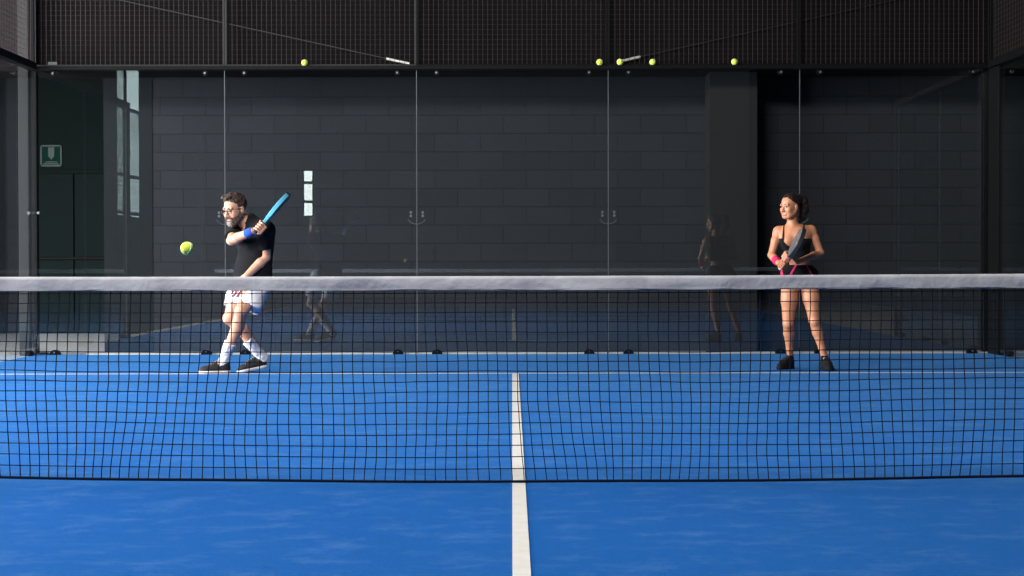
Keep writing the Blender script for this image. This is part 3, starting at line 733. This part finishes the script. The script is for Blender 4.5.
# ------------------------------------------------------------------ rackets
def racket(name, base, axis, normal, label, m_face, m_frame, m_throat, m_grip, head_w=0.255, cap=None, m_edge=None, bumper=None):
    """base: butt end; axis: butt to tip; normal: face normal"""
    a = axis.normalized(); n = (normal - a * normal.dot(a)).normalized(); w = a.cross(n)
    g = empty(name, base, label, 'racket')
    tot = 0.455; hw = head_w / 2
    def outline(inset=0.0):
        cy = 0.312; ry = 0.143 - inset; rx = hw - inset
        return [(rx * math.sin(t) * (1 - 0.06 * math.cos(t)), cy - ry * math.cos(t) * 1.0) for t in np.linspace(0, 2 * PI, 61)[:-1]]
    def curve_solid(nm, splines, th, m, bev=0.0):
        cu = bpy.data.curves.new(nm, 'CURVE'); cu.dimensions = '2D'; cu.fill_mode = 'BOTH'; cu.extrude = th / 2 - bev; cu.bevel_depth = bev; cu.bevel_resolution = 2
        for sp in splines:
            q = cu.splines.new('POLY'); q.points.add(len(sp) - 1); q.use_cyclic_u = True
            for p_, (x, y) in zip(q.points, sp): p_.co = (x, y, 0, 1)
        ob = bpy.data.objects.new(nm, cu); C.objects.link(ob)
        dg = bpy.context.evaluated_depsgraph_get(); me = ob.evaluated_get(dg).to_mesh()
        vs = [tuple(v.co) for v in me.vertices]; fs = [list(p_.vertices) for p_ in me.polygons]
        ob.evaluated_get(dg).to_mesh_clear(); bpy.data.objects.remove(ob); bpy.data.curves.remove(cu)
        wv = [base + w * v[0] + a * v[1] + n * v[2] for v in vs]
        return link_mesh(nm, wv, fs, m, g)
    holes = []
    for i in range(-3, 4):
        for j in range(-3, 4):
            x, y = i * 0.027 + (0.0135 if j % 2 else 0), 0.312 + j * 0.027
            if (x / (hw - 0.04)) ** 2 + ((y - 0.312) / 0.105) ** 2 < 1:
                holes.append([(x + 0.0058 * math.cos(t), y + 0.0058 * math.sin(t)) for t in np.linspace(0, 2 * PI, 11)[:-1]])
    curve_solid('face', [outline(0.010)] + holes, 0.032, m_face)
    curve_solid('frame', [outline(0.0), outline(0.0105)], 0.035, m_edge or m_frame, 0.004)
    th = [(-0.020, 0.125), (0.020, 0.125), (0.028, 0.150), (0.062, 0.205), (0.040, 0.200), (0.0, 0.176), (-0.040, 0.200), (-0.062, 0.205), (-0.028, 0.150)]
    # throat: two arms with an open triangle between
    tri = [(-0.020, 0.178), (0.0, 0.150), (0.020, 0.178), (0.0, 0.171)]
    th = [(-0.019, 0.120), (0.019, 0.120), (0.026, 0.145), (0.070, 0.205), (0.0, 0.182), (-0.070, 0.205), (-0.026, 0.145)]
    curve_solid('throat', [th, [(-0.013, 0.168), (0.0, 0.150), (0.013, 0.168), (0.0, 0.1705)]], 0.028, m_throat, 0.004)
    mb = MB(); mb.tube([base + a * t for t in (0.0, 0.006, 0.014, 0.06, 0.124)], [0.017, 0.0185, 0.0165, 0.0160, 0.0165], 12); gr = mb.build('handle', m_grip, g, smooth=True)
    mb = MB()                                   # wound overgrip ridge
    mb.tube([base + a * (0.016 + 0.104 * i / 90) + (w * math.cos(i * 0.55) + n * math.sin(i * 0.55)) * 0.0164 for i in range(91)], 0.0014, 5); mb.build('grip_tape', m_grip, gr)
    if bumper:
        o_ = outline(-0.0058); i_ = outline(0.004); idx = list(range(23, 38))
        curve_solid('bumper', [[o_[k] for k in idx] + [i_[k] for k in idx[::-1]]], 0.041, bumper, 0.003)
    if cap: MB().tube([base - a * 0.006, base + a * 0.008], [0.017, 0.0195], 12).build('butt_cap', cap, g, smooth=True)
    return g

# ------------------------------------------------------------------ the man
def man():
    root_loc = Vector((P(240, 372, 14.0).x, 14.0, 0.0))
    f = Vector((-0.74, -0.67, 0)).normalized(); r = Vector((f.y, -f.x, 0)); u = Vector((0, 0, 1))      # body heading, right, up
    hipc = P(250, 283, 14.02); chest = P(255, 241, 14.02); neck = P(249, 221.5, 13.99)
    Rsh, Lsh = P(236.5, 227, 14.10), P(266, 229, 13.87)
    Rel, Rwr = P(231.5, 240, 13.84), P(252, 231, 13.70)
    Lel, Lwr = P(266, 257, 13.93), P(246, 276, 13.82)
    Rhip, Lhip = P(243, 284, 14.12), P(257, 284, 13.96)
    Lkn, Lan = P(241.5, 310.5, 13.70), P(224.5, 358.5, 13.87)
    Rkn, Ran = P(229.5, 318, 14.00), P(262.5, 357, 14.12)
    lo = np.array([P(190, 372, 14).x, 13.4, -0.02]); hi = np.array([P(285, 372, 14).x, 14.5, 1.66])
    h = 0.0042
    B = Field(lo, hi, h)
    A = (r, f, u)
    def torso(F, e=0.0):
        F.ell(hipc + u * 0.01, A, (0.158 + e, 0.112 + e, 0.13 + e), 0.04)
        F.ell(hipc.lerp(chest, 0.45), A, (0.150 + e, 0.108 + e, 0.17 + e), 0.05)
        F.ell(chest + u * 0.01, A, (0.168 + e, 0.118 + e, 0.175 + e), 0.05)
        F.cone(Rsh, neck - u * 0.02, 0.058 + e, 0.05 + e, 0.04); F.cone(Lsh, neck - u * 0.02, 0.058 + e, 0.05 + e, 0.04)
        F.cone(Rsh - u * 0.03, chest + r * 0.06, 0.06 + e, 0.10 + e, 0.05); F.cone(Lsh - u * 0.03, chest - r * 0.06, 0.06 + e, 0.10 + e, 0.05)
    torso(B)
    # head: turned to his right, tilted down and to the side
    hf = Vector((-0.60, -0.78, -0.24)).normalized(); hu = Vector((-0.13, -0.16, 1.0)); hu = (hu - hf * hu.dot(hf)).normalized(); hr = hf.cross(hu).normalized()
    H = P(235.2, 208.5, 13.93); hs = 1.08
    B.cone(neck - u * 0.02, H - hu * 0.07 - hf * 0.012, 0.062, 0.056, 0.02)
    L = head_prims(B, H, hr, hf, hu, hs)
    # arms
    limb(B, [Rsh, Rsh.lerp(Rel, 0.45), Rel], [0.056, 0.050, 0.041]); limb(B, [Rel, Rel.lerp(Rwr, 0.3), Rwr], [0.041, 0.043, 0.029])
    limb(B, [Lsh, Lsh.lerp(Lel, 0.45), Lel], [0.056, 0.049, 0.040]); limb(B, [Lel, Lel.lerp(Lwr, 0.3), Lwr], [0.040, 0.042, 0.028])
    # racket in the right hand
    g0 = P(259.5, 227.0, 13.66); tip = P(289, 194.0, 13.82)
    ax = (tip - g0).normalized()
    nrm = Vector((0.70, 0.03, -0.62)); nrm = (nrm - ax * nrm.dot(ax)).normalized()
    # the racket's length is real; the in-picture length fixes how far it leans
    base = g0 - ax * 0.062
    toward = (Rwr - g0); toward = (toward - ax * toward.dot(ax)).normalized()
    nh = ax.cross(toward)
    wr, dd = None, None
    # palm normal chosen so the wrist side of the palm faces the forearm
    n_h = ax.cross(toward).normalized()
    wr, dd = grip_hand(B, g0, ax, n_h, 1.0, 1)
    if (wr - Rwr).length > (g0 + (g0 - wr) - Rwr).length: pass
    B.cone(Rwr, wr, 0.028, 0.020, 0.015)
    open_hand(B, Lwr, (P(236, 285, 13.78) - Lwr), Vector((0.2, 0.9, -0.3)), 1, 1.0)
    # legs
    limb(B, [Lhip, Lhip.lerp(Lkn, 0.5), Lkn], [0.090, 0.076, 0.056], 0.03); limb(B, [Lkn, Lkn.lerp(Lan, 0.32) + Vector((0.012, 0.02, 0)), Lan], [0.054, 0.056, 0.036])
    limb(B, [Rhip, Rhip.lerp(Rkn, 0.5), Rkn], [0.090, 0.074, 0.054], 0.03); limb(B, [Rkn, Rkn.lerp(Ran, 0.32) + Vector((0.018, 0.01, 0.01)), Ran], [0.052, 0.055, 0.035])
    B.ell(Lkn + Vector((-0.018, -0.012, 0.0)), (Vector((1, 0, 0)), Vector((0, 1, 0)), u), (0.034, 0.034, 0.042), 0.02)
    B.ell(Rkn + Vector((-0.02, -0.008, 0.0)), (Vector((1, 0, 0)), Vector((0, 1, 0)), u), (0.032, 0.032, 0.040), 0.02)
    # feet inside the shoes
    yawA = math.atan2(-(-0.93), -0.36) ; 
    headA = Vector((-0.94, -0.34, 0)).normalized(); headB = Vector((-0.95, -0.30, 0)).normalized()
    B.cone(Lan, Vector((Lan.x, Lan.y, 0.055)) + headA * 0.08, 0.034, 0.026); B.cone(Ran, Vector((Ran.x, Ran.y, 0.075)) + headB * 0.08, 0.033, 0.026)
    def lips(c):
        rel = c - np.array(H); x = rel @ np.array(hr); y = rel @ np.array(hf); z = rel @ np.array(hu)
        return ((np.abs(x) < 0.022 * hs) & (y > 0.07 * hs) & (z > -0.085 * hs) & (z < -0.059 * hs)).astype(int)
    p = B.build('person', [M['skin_m'], M['lip']], None, root_loc, lips)
    tag(p, 'bearded man in black polo shirt and white shorts swinging a racket', 'person')
    eyes(p, L, hs, hr, hf, hu)
    # hair, brows, beard, spectacles
    Fh = Field(np.array(H) - 0.19, np.array(H) + 0.19, 0.0036)
    Fh.ell(L(0, -0.012, 0.040), (hr, hf, hu), [q * hs for q in (0.079, 0.102, 0.092)], 0.01)
    Fh.ell(L(0.010, 0.040, 0.106), (hr, hf, hu), [q * hs for q in (0.054, 0.058, 0.022)], 0.02)
    X, Y, Z = Fh.grids(); rx = lambda v: (X - H.x) * v.x + (Y - H.y) * v.y + (Z - H.z) * v.z
    lx, ly, lz = rx(hr) / hs, rx(hf) / hs, rx(hu) / hs
    cut = np.maximum((ly * 0.55 - lz + 0.035), (-lz - 0.055))       # hairline slopes from the brow to the nape
    side = np.maximum(ly - 0.018, -0.02 - lz)                        # sideburn zone in front of the ears
    Fh.keep(np.minimum(cut, np.maximum(np.maximum(ly - 0.030, -lz - 0.03), -(np.abs(lx) - 0.05)))); Fh.wrinkle(0.0035, 150, 3)
    Fh.build('hair', M['hair_m'], p)
    Fb = Field(np.array(H) - 0.17, np.array(H) + 0.15, 0.0036)
    e = 0.006
    for c, rad in (((0, 0.031, -0.044), (0.062, 0.064, 0.078)), ((0, 0.066, -0.100), (0.032, 0.028, 0.030))):
        Fb.ell(L(*c), (hr, hf, hu), [(q + e) * hs for q in rad], 0.02)
    for q in (-1, 1):
        Fb.cone(L(q * 0.058, 0.0, -0.05), L(q * 0.030, 0.055, -0.098), 0.026 * hs, 0.026 * hs, 0.02)
        Fb.cone(L(q * 0.004, 0.094, -0.056), L(q * 0.028, 0.080, -0.068), 0.0085 * hs, 0.0075 * hs, 0.006)
    X, Y, Z = Fb.grids(); lx, ly, lz = rx(hr) / hs, rx(hf) / hs, rx(hu) / hs
    line = lz + 0.052 + 0.0 * lx - np.clip(0.055 - ly, 0, 0.06) * 0.9          # cheek line rising to the ear
    lipgap = 0.010 - np.sqrt((lx / 2.2) ** 2 + (lz + 0.0715) ** 2 + np.where(ly > 0.05, 0, 1.0))
    Fb.keep(np.maximum(np.maximum(line, lipgap), -ly - 0.005)); Fb.wrinkle(0.0025, 200, 5)
    def grey(c):
        rel = c - np.array(H); x = rel @ np.array(hr); y = rel @ np.array(hf); z = rel @ np.array(hu)
        return ((np.abs(x) < 0.024) & (y > 0.045) & (z < -0.084 * hs)).astype(int)
    Fb.build('beard', [M['beard'], M['beard_grey']], p, None, grey)
    for q in (-1, 1):
        MB().tube([L(q * 0.014, 0.093, 0.021), L(q * 0.030, 0.090, 0.026), L(q * 0.048, 0.074, 0.020)], [0.004, 0.0045, 0.003], 6).build('eyebrow', M['hair_m'], p, smooth=True)
    gl = MB()
    for q in (-1, 1):
        pts = [L(q * 0.034 + 0.023 * math.cos(t), 0.106 - 0.010 * abs(q * 0.034 + 0.023 * math.cos(t)) / 0.05, 0.000 + 0.017 * math.sin(t)) for t in np.linspace(0, 2 * PI, 25)]
        gl.tube(pts, 0.0032, 6); gl.tube([L(q * 0.057, 0.094, 0.006), L(q * 0.078, 0.05, 0.008), L(q * 0.082, 0.0, 0.006)], 0.002, 6)
    gl.tube([L(-0.011, 0.108, 0.004), L(0, 0.110, 0.007), L(0.011, 0.108, 0.004)], 0.002, 6)
    gl.build('spectacles', M['frame_black'], p, smooth=True)
    # polo shirt
    Sh = Field(np.array([lo[0], lo[1], 0.70]), np.array([hi[0], hi[1], 1.50]), 0.0045)
    torso(Sh, 0.014)
    Sh.ell(hipc + u * 0.06, A, (0.160, 0.130, 0.18), 0.05); Sh.cone(P(264, 243, 13.98), P(264.5, 290, 13.98), 0.075, 0.07, 0.04)
    rs_e, ls_e = Rsh.lerp(Rel, 0.74), Lsh.lerp(Lel, 0.66)
    Sh.wrinkle(0.004, 34, 1)
    Sh.plane(P(252, 288.5, 14) , Vector((-0.05, 0, -1)), 0.004)
    S2 = Field(np.array([lo[0], lo[1], 1.0]), np.array([hi[0], hi[1], 1.50]), 0.0045)
    S2.cone(Rsh, rs_e + (Rel - Rsh).normalized() * 0.05, 0.070, 0.068, 0.02); S2.plane(rs_e, Rel - Rsh, 0.003)
    S3 = Field(np.array([lo[0], lo[1], 1.0]), np.array([hi[0], hi[1], 1.50]), 0.0045)
    S3.cone(Lsh, ls_e + (Lel - Lsh).normalized() * 0.05, 0.068, 0.058, 0.02); S3.plane(ls_e, Lel - Lsh, 0.003)
    off = int(round((1.0 - 0.70) / 0.0045)); zz = Sh.F.shape[2]
    S2.wrinkle(0.003, 40, 4); S3.wrinkle(0.003, 40, 6)
    # the grids share x and y; resample z by construction
    for S in (S2, S3):
        k = S.F.shape[2]; tgt = Sh.F[:, :, zz - k:]; 
        z_shift = (Sh.ax[2][zz - k] - S.ax[2][0])
        tgt[...] = Field.smin(tgt, S.F[:tgt.shape[0], :tgt.shape[1], :], 0.03)
    # neck opening
    Sh.cone(neck - u * 0.035 + f * 0.03, H - hu * 0.05, 0.050, 0.066, 0.004, 'sub')
    shirt = Sh.build('polo_shirt', M['black_cloth'], p)
    cb = MB(); nd = (H - neck).normalized(); c1 = nd.cross(Vector((0, 1, 0))).normalized(); c2 = nd.cross(c1)
    v, fcs = [], []; nn = 40
    for i in range(nn):
        t = 2 * PI * i / nn; d_ = c1 * math.cos(t) + c2 * math.sin(t)
        front = max(0, d_.dot(f)) ** 6
        for (o, rr) in ((-0.012, 0.062), (0.040, 0.067), (0.042, 0.072), (-0.014, 0.084)):
            v.append(neck + nd * (o - front * 0.035) + d_ * (rr + front * 0.012) - f * 0.006)
    for i in range(nn):
        for q in range(3): a_ = i * 4 + q; b_ = ((i + 1) % nn) * 4 + q; fcs.append([a_, b_, b_ + 1, a_ + 1])
    link_mesh('collar', v, fcs, M['black_cloth'], shirt, None, True)
    # shorts
    So = Field(np.array([lo[0], lo[1], 0.42]), np.array([hi[0], hi[1], 0.98]), 0.0045)
    hemL = Lhip.lerp(Lkn, 0.66); hemR = Rhip.lerp(Rkn, 0.66)
    def legfield(hip, knee, hem, r1, r2, tilt):
        Q_ = Field(np.array([lo[0], lo[1], 0.42]), np.array([hi[0], hi[1], 0.98]), 0.0045)
        dirn = (knee - hip).normalized(); Q_.cone(hip - dirn * 0.03, hem + dirn * 0.08, r1, r2, 0.01)
        Q_.plane(hem, dirn + tilt, 0.003); return Q_
    for Q_ in (legfield(Lhip + Vector((0.008, 0, 0)), Lkn + Vector((0.02, 0, -0.02)), P(249.5, 309, 13.78), 0.108, 0.108, Vector((0, 0.3, -0.1))), legfield(Rhip, Rkn, P(234, 306, 14.06), 0.104, 0.094, Vector((0.1, 0, -0.2)))):
        So.F = Field.smin(So.F, Q_.F, 0.012)
    W_ = Field(np.array([lo[0], lo[1], 0.42]), np.array([hi[0], hi[1], 0.98]), 0.0045)
    W_.ell(hipc - u * 0.005, A, (0.168, 0.124, 0.125), 0.02); W_.plane(hipc + u * 0.11, u, 0.004)
    So.F = Field.smin(So.F, W_.F, 0.03); So.wrinkle(0.0045, 48, 8)
    def printed(c):
        px = 512 + c[:, 0] * FPX / c[:, 1]; py = HORIZON + (CAM_H - c[:, 2]) * FPX / c[:, 1]
        st = ((px + 0.75 * py) % 4.2) < 2.9
        return ((px > 231.5) & (px < 241.5) & (py > 288) & (py < 296.5) & (c[:, 1] < 14.05) & st).astype(int)
    So.build('shorts', [M['white_cloth'], M['maroon']], p, None, printed)
    # socks, shoes, wristband
    for kn, an, t0, hd in ((Lkn, Lan, 0.66, headA), (Rkn, Ran, 0.55, headB)):
        a_, b_ = kn.lerp(an, t0), an
        Fs = Field(np.minimum(a_, b_) - 0.10, np.maximum(a_, b_) + np.array([0.1, 0.1, 0.08]), 0.0045)
        dn = (an - kn).normalized(); Fs.cone(kn.lerp(an, 0.35), an + dn * 0.02, 0.061, 0.042, 0.01); Fs.cone(an, an + Vector((0, 0, -0.05)) + hd * 0.03, 0.041, 0.036, 0.02)
        Fs.plane(a_, -dn, 0.004); Fs.wrinkle(0.0028, 110, 9)
        Fs.build('sock', M['sock'], p)
    toeA = P(199.5, 371.5, 13.80)
    yawf = lambda hd: math.atan2(-hd.x, hd.y)
    heelA = Vector((Lan.x + 0.045, Lan.y + 0.02, 0.001)); shoe(p, heelA, yawf(headA), 0.0, 0.268, M['shoe_m'], M['sole_m'], M['lace'])
    heelB = Vector((Ran.x + 0.045, Ran.y + 0.015, 0.001)); shoe(p, heelB, yawf(headB), math.radians(11), 0.268, M['shoe_m'], M['sole_m'], M['lace'])
    w0, w1 = Rel.lerp(Rwr, 0.72), Rel.lerp(Rwr, 1.06)
    MB().tube([w0, w0.lerp(w1, .06), w0.lerp(w1, .5), w0.lerp(w1, .94), w1], [0.034, 0.0385, 0.0395, 0.0375, 0.033], 20).build('wristband', M['blue_band'], p, smooth=True)
    racket('padel_racket', base, ax, nrm, 'light blue racket seen edge-on, raised in the bearded man\'s hand', M['racket_dark'], M['cyan'], M['cyan'], M['grip'], bumper=M['grip'])

# ------------------------------------------------------------------ the woman
def woman():
    D = 14.2
    root_loc = Vector((P(800, 370, D).x, D, 0.0))
    f = Vector((-0.22, -0.975, 0)).normalized(); r = Vector((f.y, -f.x, 0)); u = Vector((0, 0, 1))
    A = (r, f, u)
    hipc = P(799.5, 277, D); waist = P(797, 258, D); chest = P(795, 241, D - 0.01); neck = P(792.5, 226.5, D)
    Rsh, Lsh = P(778.5, 231.5, D + 0.03), P(811, 230.5, D + 0.02)
    Rel, Rwr = P(771.5, 255.5, D - 0.02), P(778.5, 263.5, D - 0.19)
    Lel, Lwr = P(820.5, 253.5, D - 0.03), P(798, 262.0, D - 0.19)
    Rhip, Lhip = P(790, 280, D), P(808.5, 280, D)
    Rkn, Ran = P(788.2, 324, D + 0.02), P(790, 357, D + 0.16)
    Lkn, Lan = P(814.5, 322, D - 0.05), P(824.3, 357.5, D - 0.02)
    lo = np.array([P(758, 372, D).x, D - 0.45, -0.02]); hi = np.array([P(838, 372, D).x, D + 0.40, 1.64])
    h = 0.0042; B = Field(lo, hi, h)
    def torso(F, e=0.0):
        F.ell(hipc, A, (0.158 + e, 0.112 + e, 0.115 + e), 0.04)
        F.ell(hipc - u * 0.035 - f * 0.03, A, (0.135 + e, 0.10 + e, 0.09 + e), 0.04)
        F.ell(waist, A, (0.116 + e, 0.085 + e, 0.15 + e), 0.06)
        F.ell(chest, A, (0.132 + e, 0.095 + e, 0.135 + e), 0.05)
        for q in (-1, 1): F.ell(chest + r * q * 0.062 + f * 0.068 - u * 0.012, A, (0.055 + e, 0.050 + e, 0.056 + e), 0.03)
        F.cone(Rsh, neck - u * 0.02, 0.040 + e, 0.040 + e, 0.04); F.cone(Lsh, neck - u * 0.02, 0.040 + e, 0.040 + e, 0.04)
        F.cone(Rsh - u * 0.03, chest + r * 0.05 + u * 0.03, 0.045 + e, 0.08 + e, 0.04); F.cone(Lsh - u * 0.03, chest - r * 0.05 + u * 0.03, 0.045 + e, 0.08 + e, 0.04)
    torso(B)
    hf = Vector((-0.80, -0.60, -0.06)).normalized(); hu = Vector((-0.02, -0.02, 1.0)); hu = (hu - hf * hu.dot(hf)).normalized(); hr = hf.cross(hu).normalized()
    H = P(790.3, 207.0, D - 0.02); hs = 0.93
    B.cone(neck - u * 0.02, H - hu * 0.06 - hf * 0.02, 0.050, 0.043, 0.02)
    L = head_prims(B, H, hr, hf, hu, hs, True)
    limb(B, [Rsh, Rsh.lerp(Rel, 0.4), Rel], [0.043, 0.039, 0.031]); limb(B, [Rel, Rel.lerp(Rwr, 0.3), Rwr], [0.032, 0.033, 0.022])
    limb(B, [Lsh, Lsh.lerp(Lel, 0.4), Lel], [0.043, 0.039, 0.031]); limb(B, [Lel, Lel.lerp(Lwr, 0.3), Lwr], [0.032, 0.033, 0.022])
    # racket held across the body
    butt = P(780.3, 269.0, D - 0.21); tip = P(801.8, 235.5, D - 0.47)
    ax = (tip - butt).normalized(); base = butt
    g0 = base + ax * 0.050
    nrm = Vector((-0.84, -0.10, 0.52)); nrm = (nrm - ax * nrm.dot(ax)).normalized()
    toward = (Rwr - g0); toward = (toward - ax * toward.dot(ax)).normalized()
    n_h = ax.cross(toward).normalized()
    wr, dd = grip_hand(B, g0, ax, n_h, 0.90, 1)
    B.cone(Rwr, wr, 0.022, 0.017, 0.012)
    # left hand supports the throat
    g1 = base + ax * 0.142
    tw = (Lwr - g1); tw = (tw - ax * tw.dot(ax)).normalized()
    wl, dl = grip_hand(B, g1, ax, -ax.cross(tw).normalized(), 0.85, -1, 0.020)
    B.cone(Lwr, wl, 0.022, 0.017, 0.012)
    limb(B, [Rhip, Rhip.lerp(Rkn, 0.45), Rkn], [0.088, 0.071, 0.048], 0.03); limb(B, [Rkn, Rkn.lerp(Ran, 0.30) + f * -0.012, Rkn.lerp(Ran, 0.75), Ran], [0.046, 0.047, 0.030, 0.027])
    limb(B, [Lhip, Lhip.lerp(Lkn, 0.45), Lkn], [0.088, 0.071, 0.048], 0.03); limb(B, [Lkn, Lkn.lerp(Lan, 0.30) + f * -0.012, Lkn.lerp(Lan, 0.75), Lan], [0.046, 0.047, 0.030, 0.027])
    for kn in (Rkn, Lkn): B.ell(kn + f * 0.022, A, (0.030, 0.026, 0.036), 0.02)
    hdR = Vector((-0.62, -0.78, 0)).normalized(); hdL = Vector((0.10, -0.99, 0)).normalized()
    B.cone(Ran, Vector((Ran.x, Ran.y, 0.05)) + hdR * 0.07, 0.027, 0.024); B.cone(Lan, Vector((Lan.x, Lan.y, 0.05)) + hdL * 0.07, 0.027, 0.024)
    def lips(c):
        rel = c - np.array(H); x = rel @ np.array(hr); y = rel @ np.array(hf); z = rel @ np.array(hu)
        return ((np.abs(x) < 0.023 * hs) & (y > 0.07 * hs) & (z > -0.086 * hs) & (z < -0.058 * hs)).astype(int)
    p = B.build('person', [M['skin_w'], M['lip']], None, root_loc, lips)
    tag(p, 'woman in black vest top and short shorts standing with her racket held in both hands', 'person')
    eyes(p, L, hs, hr, hf, hu)
    # hair: pulled back, with a pony tail falling behind
    Fh = Field(np.array(H) - np.array([0.2, 0.2, 0.3]), np.array(H) + 0.22, 0.004)
    Fh.ell(L(0, -0.014, 0.038), (hr, hf, hu), [q * hs for q in (0.078, 0.100, 0.091)], 0.01)
    Fh.ell(L(0.0, -0.105, 0.055), (hr, hf, hu), [q * hs for q in (0.045, 0.045, 0.045)], 0.02)
    X, Y, Z = Fh.grids(); rx = lambda v: (X - H.x) * v.x + (Y - H.y) * v.y + (Z - H.z) * v.z
    lx, ly, lz = rx(hr) / hs, rx(hf) / hs, rx(hu) / hs
    Fh.keep(np.maximum(ly * 1.0 - lz + 0.018, -lz - 0.075))
    tail = [L(0, -0.12, 0.075), L(-0.01, -0.165, 0.045), L(-0.015, -0.170, -0.03), L(-0.012, -0.145, -0.10), L(-0.005, -0.115, -0.15)]
    limb(Fh, tail, [0.034, 0.044, 0.046, 0.036, 0.012], 0.015)
    Fh.wrinkle(0.003, 130, 3); Fh.build('hair', M['hair_w'], p)
    for q in (-1, 1):
        MB().tube([L(q * 0.014, 0.092, 0.020), L(q * 0.030, 0.089, 0.025), L(q * 0.046, 0.074, 0.019)], [0.0025, 0.003, 0.002], 6).build('eyebrow', M['hair_w'], p, smooth=True)
    # vest top
    T = Field(np.array([lo[0], lo[1], 0.80]), np.array([hi[0], hi[1], 1.45]), 0.004)
    torso(T, 0.005)
    X, Y, Z = T.grids()
    lat = (X - chest.x) * r.x + (Y - chest.y) * r.y; fw = (X - chest.x) * f.x + (Y - chest.y) * f.y
    zneck = P(788, 247.5, D - 0.1).z; ztop = P(780, 239.5, D - 0.1).z
    lat0 = lat - 0.02
    scoop = Z - np.minimum(zneck + (lat0 / 0.085) ** 2 * (ztop - zneck) * 1.0, ztop + 0.004)
    backline = Z - (ztop + 0.00)
    body_ = np.where(fw > -0.02, scoop, backline)
    strap = np.minimum(np.abs(lat - (0.098 - 0.10 * (Z - ztop) * 0.3)), np.abs(lat + 0.078)) - 0.0068
    T.keep(np.minimum(body_, strap)); T.keep(np.abs(lat) - 0.150 + 0 * Z)
    T.keep((P(797, 259.5, D).z - Z) + 0 * X)
    T.wrinkle(0.0012, 60, 2)
    T.build('vest_top', M['black_cloth'], p)
    # shorts with pink trim
    So = Field(np.array([lo[0], lo[1], 0.62]), np.array([hi[0], hi[1], 1.02]), 0.004)
    torso(So, 0.010)
    for hip, kn in ((Rhip, Rkn), (Lhip, Lkn)): So.cone(hip, hip.lerp(kn, 0.35), 0.094, 0.090, 0.02)
    So.plane(P(799, 286.8, D), -u, 0.003); So.plane(P(799, 265.5, D), u, 0.003); So.wrinkle(0.003, 60, 5)
    def trim(c):
        px = 512 + c[:, 0] * FPX / c[:, 1]; py = HORIZON + (CAM_H - c[:, 2]) * FPX / c[:, 1]
        a = np.abs(px - (794.5 - (py - 268) * 0.55)) < 1.1; b = np.abs(px - (808.5 + (py - 269) * 0.55)) < 0.9; d = np.abs(px - (780.5 - (py - 268) * -0.2)) < 1.2
        return ((a | b | d) & (c[:, 1] < D + 0.02)).astype(int)
    So.build('shorts', [M['black_cloth'], M['pink']], p, None, trim)
    yawf = lambda hd: math.atan2(-hd.x, hd.y)
    for an, hd in ((Ran, hdR), (Lan, hdL)):
        Fs = Field(np.array([an.x - .08, an.y - .1, 0.03]), np.array([an.x + .08, an.y + .1, 0.16]), 0.004)
        Fs.cone(Vector((an.x, an.y, 0.135)), Vector((an.x, an.y, 0.06)) + hd * 0.02, 0.032, 0.032, 0.01); Fs.plane((0, 0, 0.128), u, 0.003); Fs.wrinkle(0.001, 150, 1)
        Fs.build('sock', M['black_cloth'], p)
        shoe(p, Vector((an.x, an.y, 0.001)) - hd * 0.042, yawf(hd), 0.0, 0.245, M['shoe_w'], M['shoe_w'], M['grip'], width=0.92)
    w0, w1 = Rel.lerp(Rwr, 0.52), Rel.lerp(Rwr, 0.92)
    MB().tube([w0, w0.lerp(w1, .06), w0.lerp(w1, .5), w0.lerp(w1, .94), w1], [0.030, 0.0355, 0.0365, 0.034, 0.028], 20).build('wristband', M['pink'], p, smooth=True)
    racket('padel_racket', base, ax, nrm, 'dark grey racket with pink throat held by the woman in black', M['racket_grey'], M['racket_dark'], M['pink_soft'], M['pink_soft'], cap=M['white_plastic'])

man()
woman()

# ------------------------------------------------------------------ light
def area(name, loc, target, sx, sy, power, col=(1, 1, 1)):
    l = bpy.data.lights.new(name, 'AREA'); l.shape = 'RECTANGLE'; l.size = sx; l.size_y = sy; l.energy = power; l.color = col
    o = bpy.data.objects.new(name, l); C.objects.link(o); o.location = loc
    o.rotation_euler = (Vector(target) - Vector(loc)).to_track_quat('-Z', 'Y').to_euler(); return o
# open side of the hall on the left
area('open_side_daylight', (HALL_L + 0.05, 11.8, 2.7), (0, 12.6, 2.2), 8.0, 5.0, 4100, (0.95, 0.98, 1.0))
# added fill lamp, high on the near left, with no fixture modelled
area('roof_light', (-4.5, 4.0, 8.3), (0.5, 14.5, 1.0), 6.0, 2.5, 2900, (1.0, 0.98, 0.95))

w = bpy.data.worlds.new('World'); bpy.context.scene.world = w; w.use_nodes = True
w.node_tree.nodes['Background'].inputs['Color'].default_value = (0.8, 0.9, 1, 1); w.node_tree.nodes['Background'].inputs['Strength'].default_value = 0.05

# ------------------------------------------------------------------ camera and view
cd = bpy.data.cameras.new('Camera'); cam = bpy.data.objects.new('Camera', cd); C.objects.link(cam)
cd.sensor_width = 36; cd.lens = FPX / 1024 * 36; cd.clip_start = 0.05; cd.clip_end = 200
cam.location = (0, 0, CAM_H); cam.rotation_euler = (PI / 2 - PITCH, 0, 0)
cam.rotation_euler = (Matrix.Rotation(PI / 2 - PITCH, 4, 'X') @ Matrix.Rotation(math.radians(-0.10), 4, 'Z')).to_euler()
sc = bpy.context.scene; sc.camera = cam
sc.view_settings.view_transform = 'Standard'; sc.view_settings.look = 'None'; sc.view_settings.exposure = 0; sc.view_settings.gamma = 1
sc.view_settings.use_curve_mapping = False
sc.cycles.max_bounces = 8; sc.cycles.transparent_max_bounces = 24; sc.cycles.caustics_reflective = False
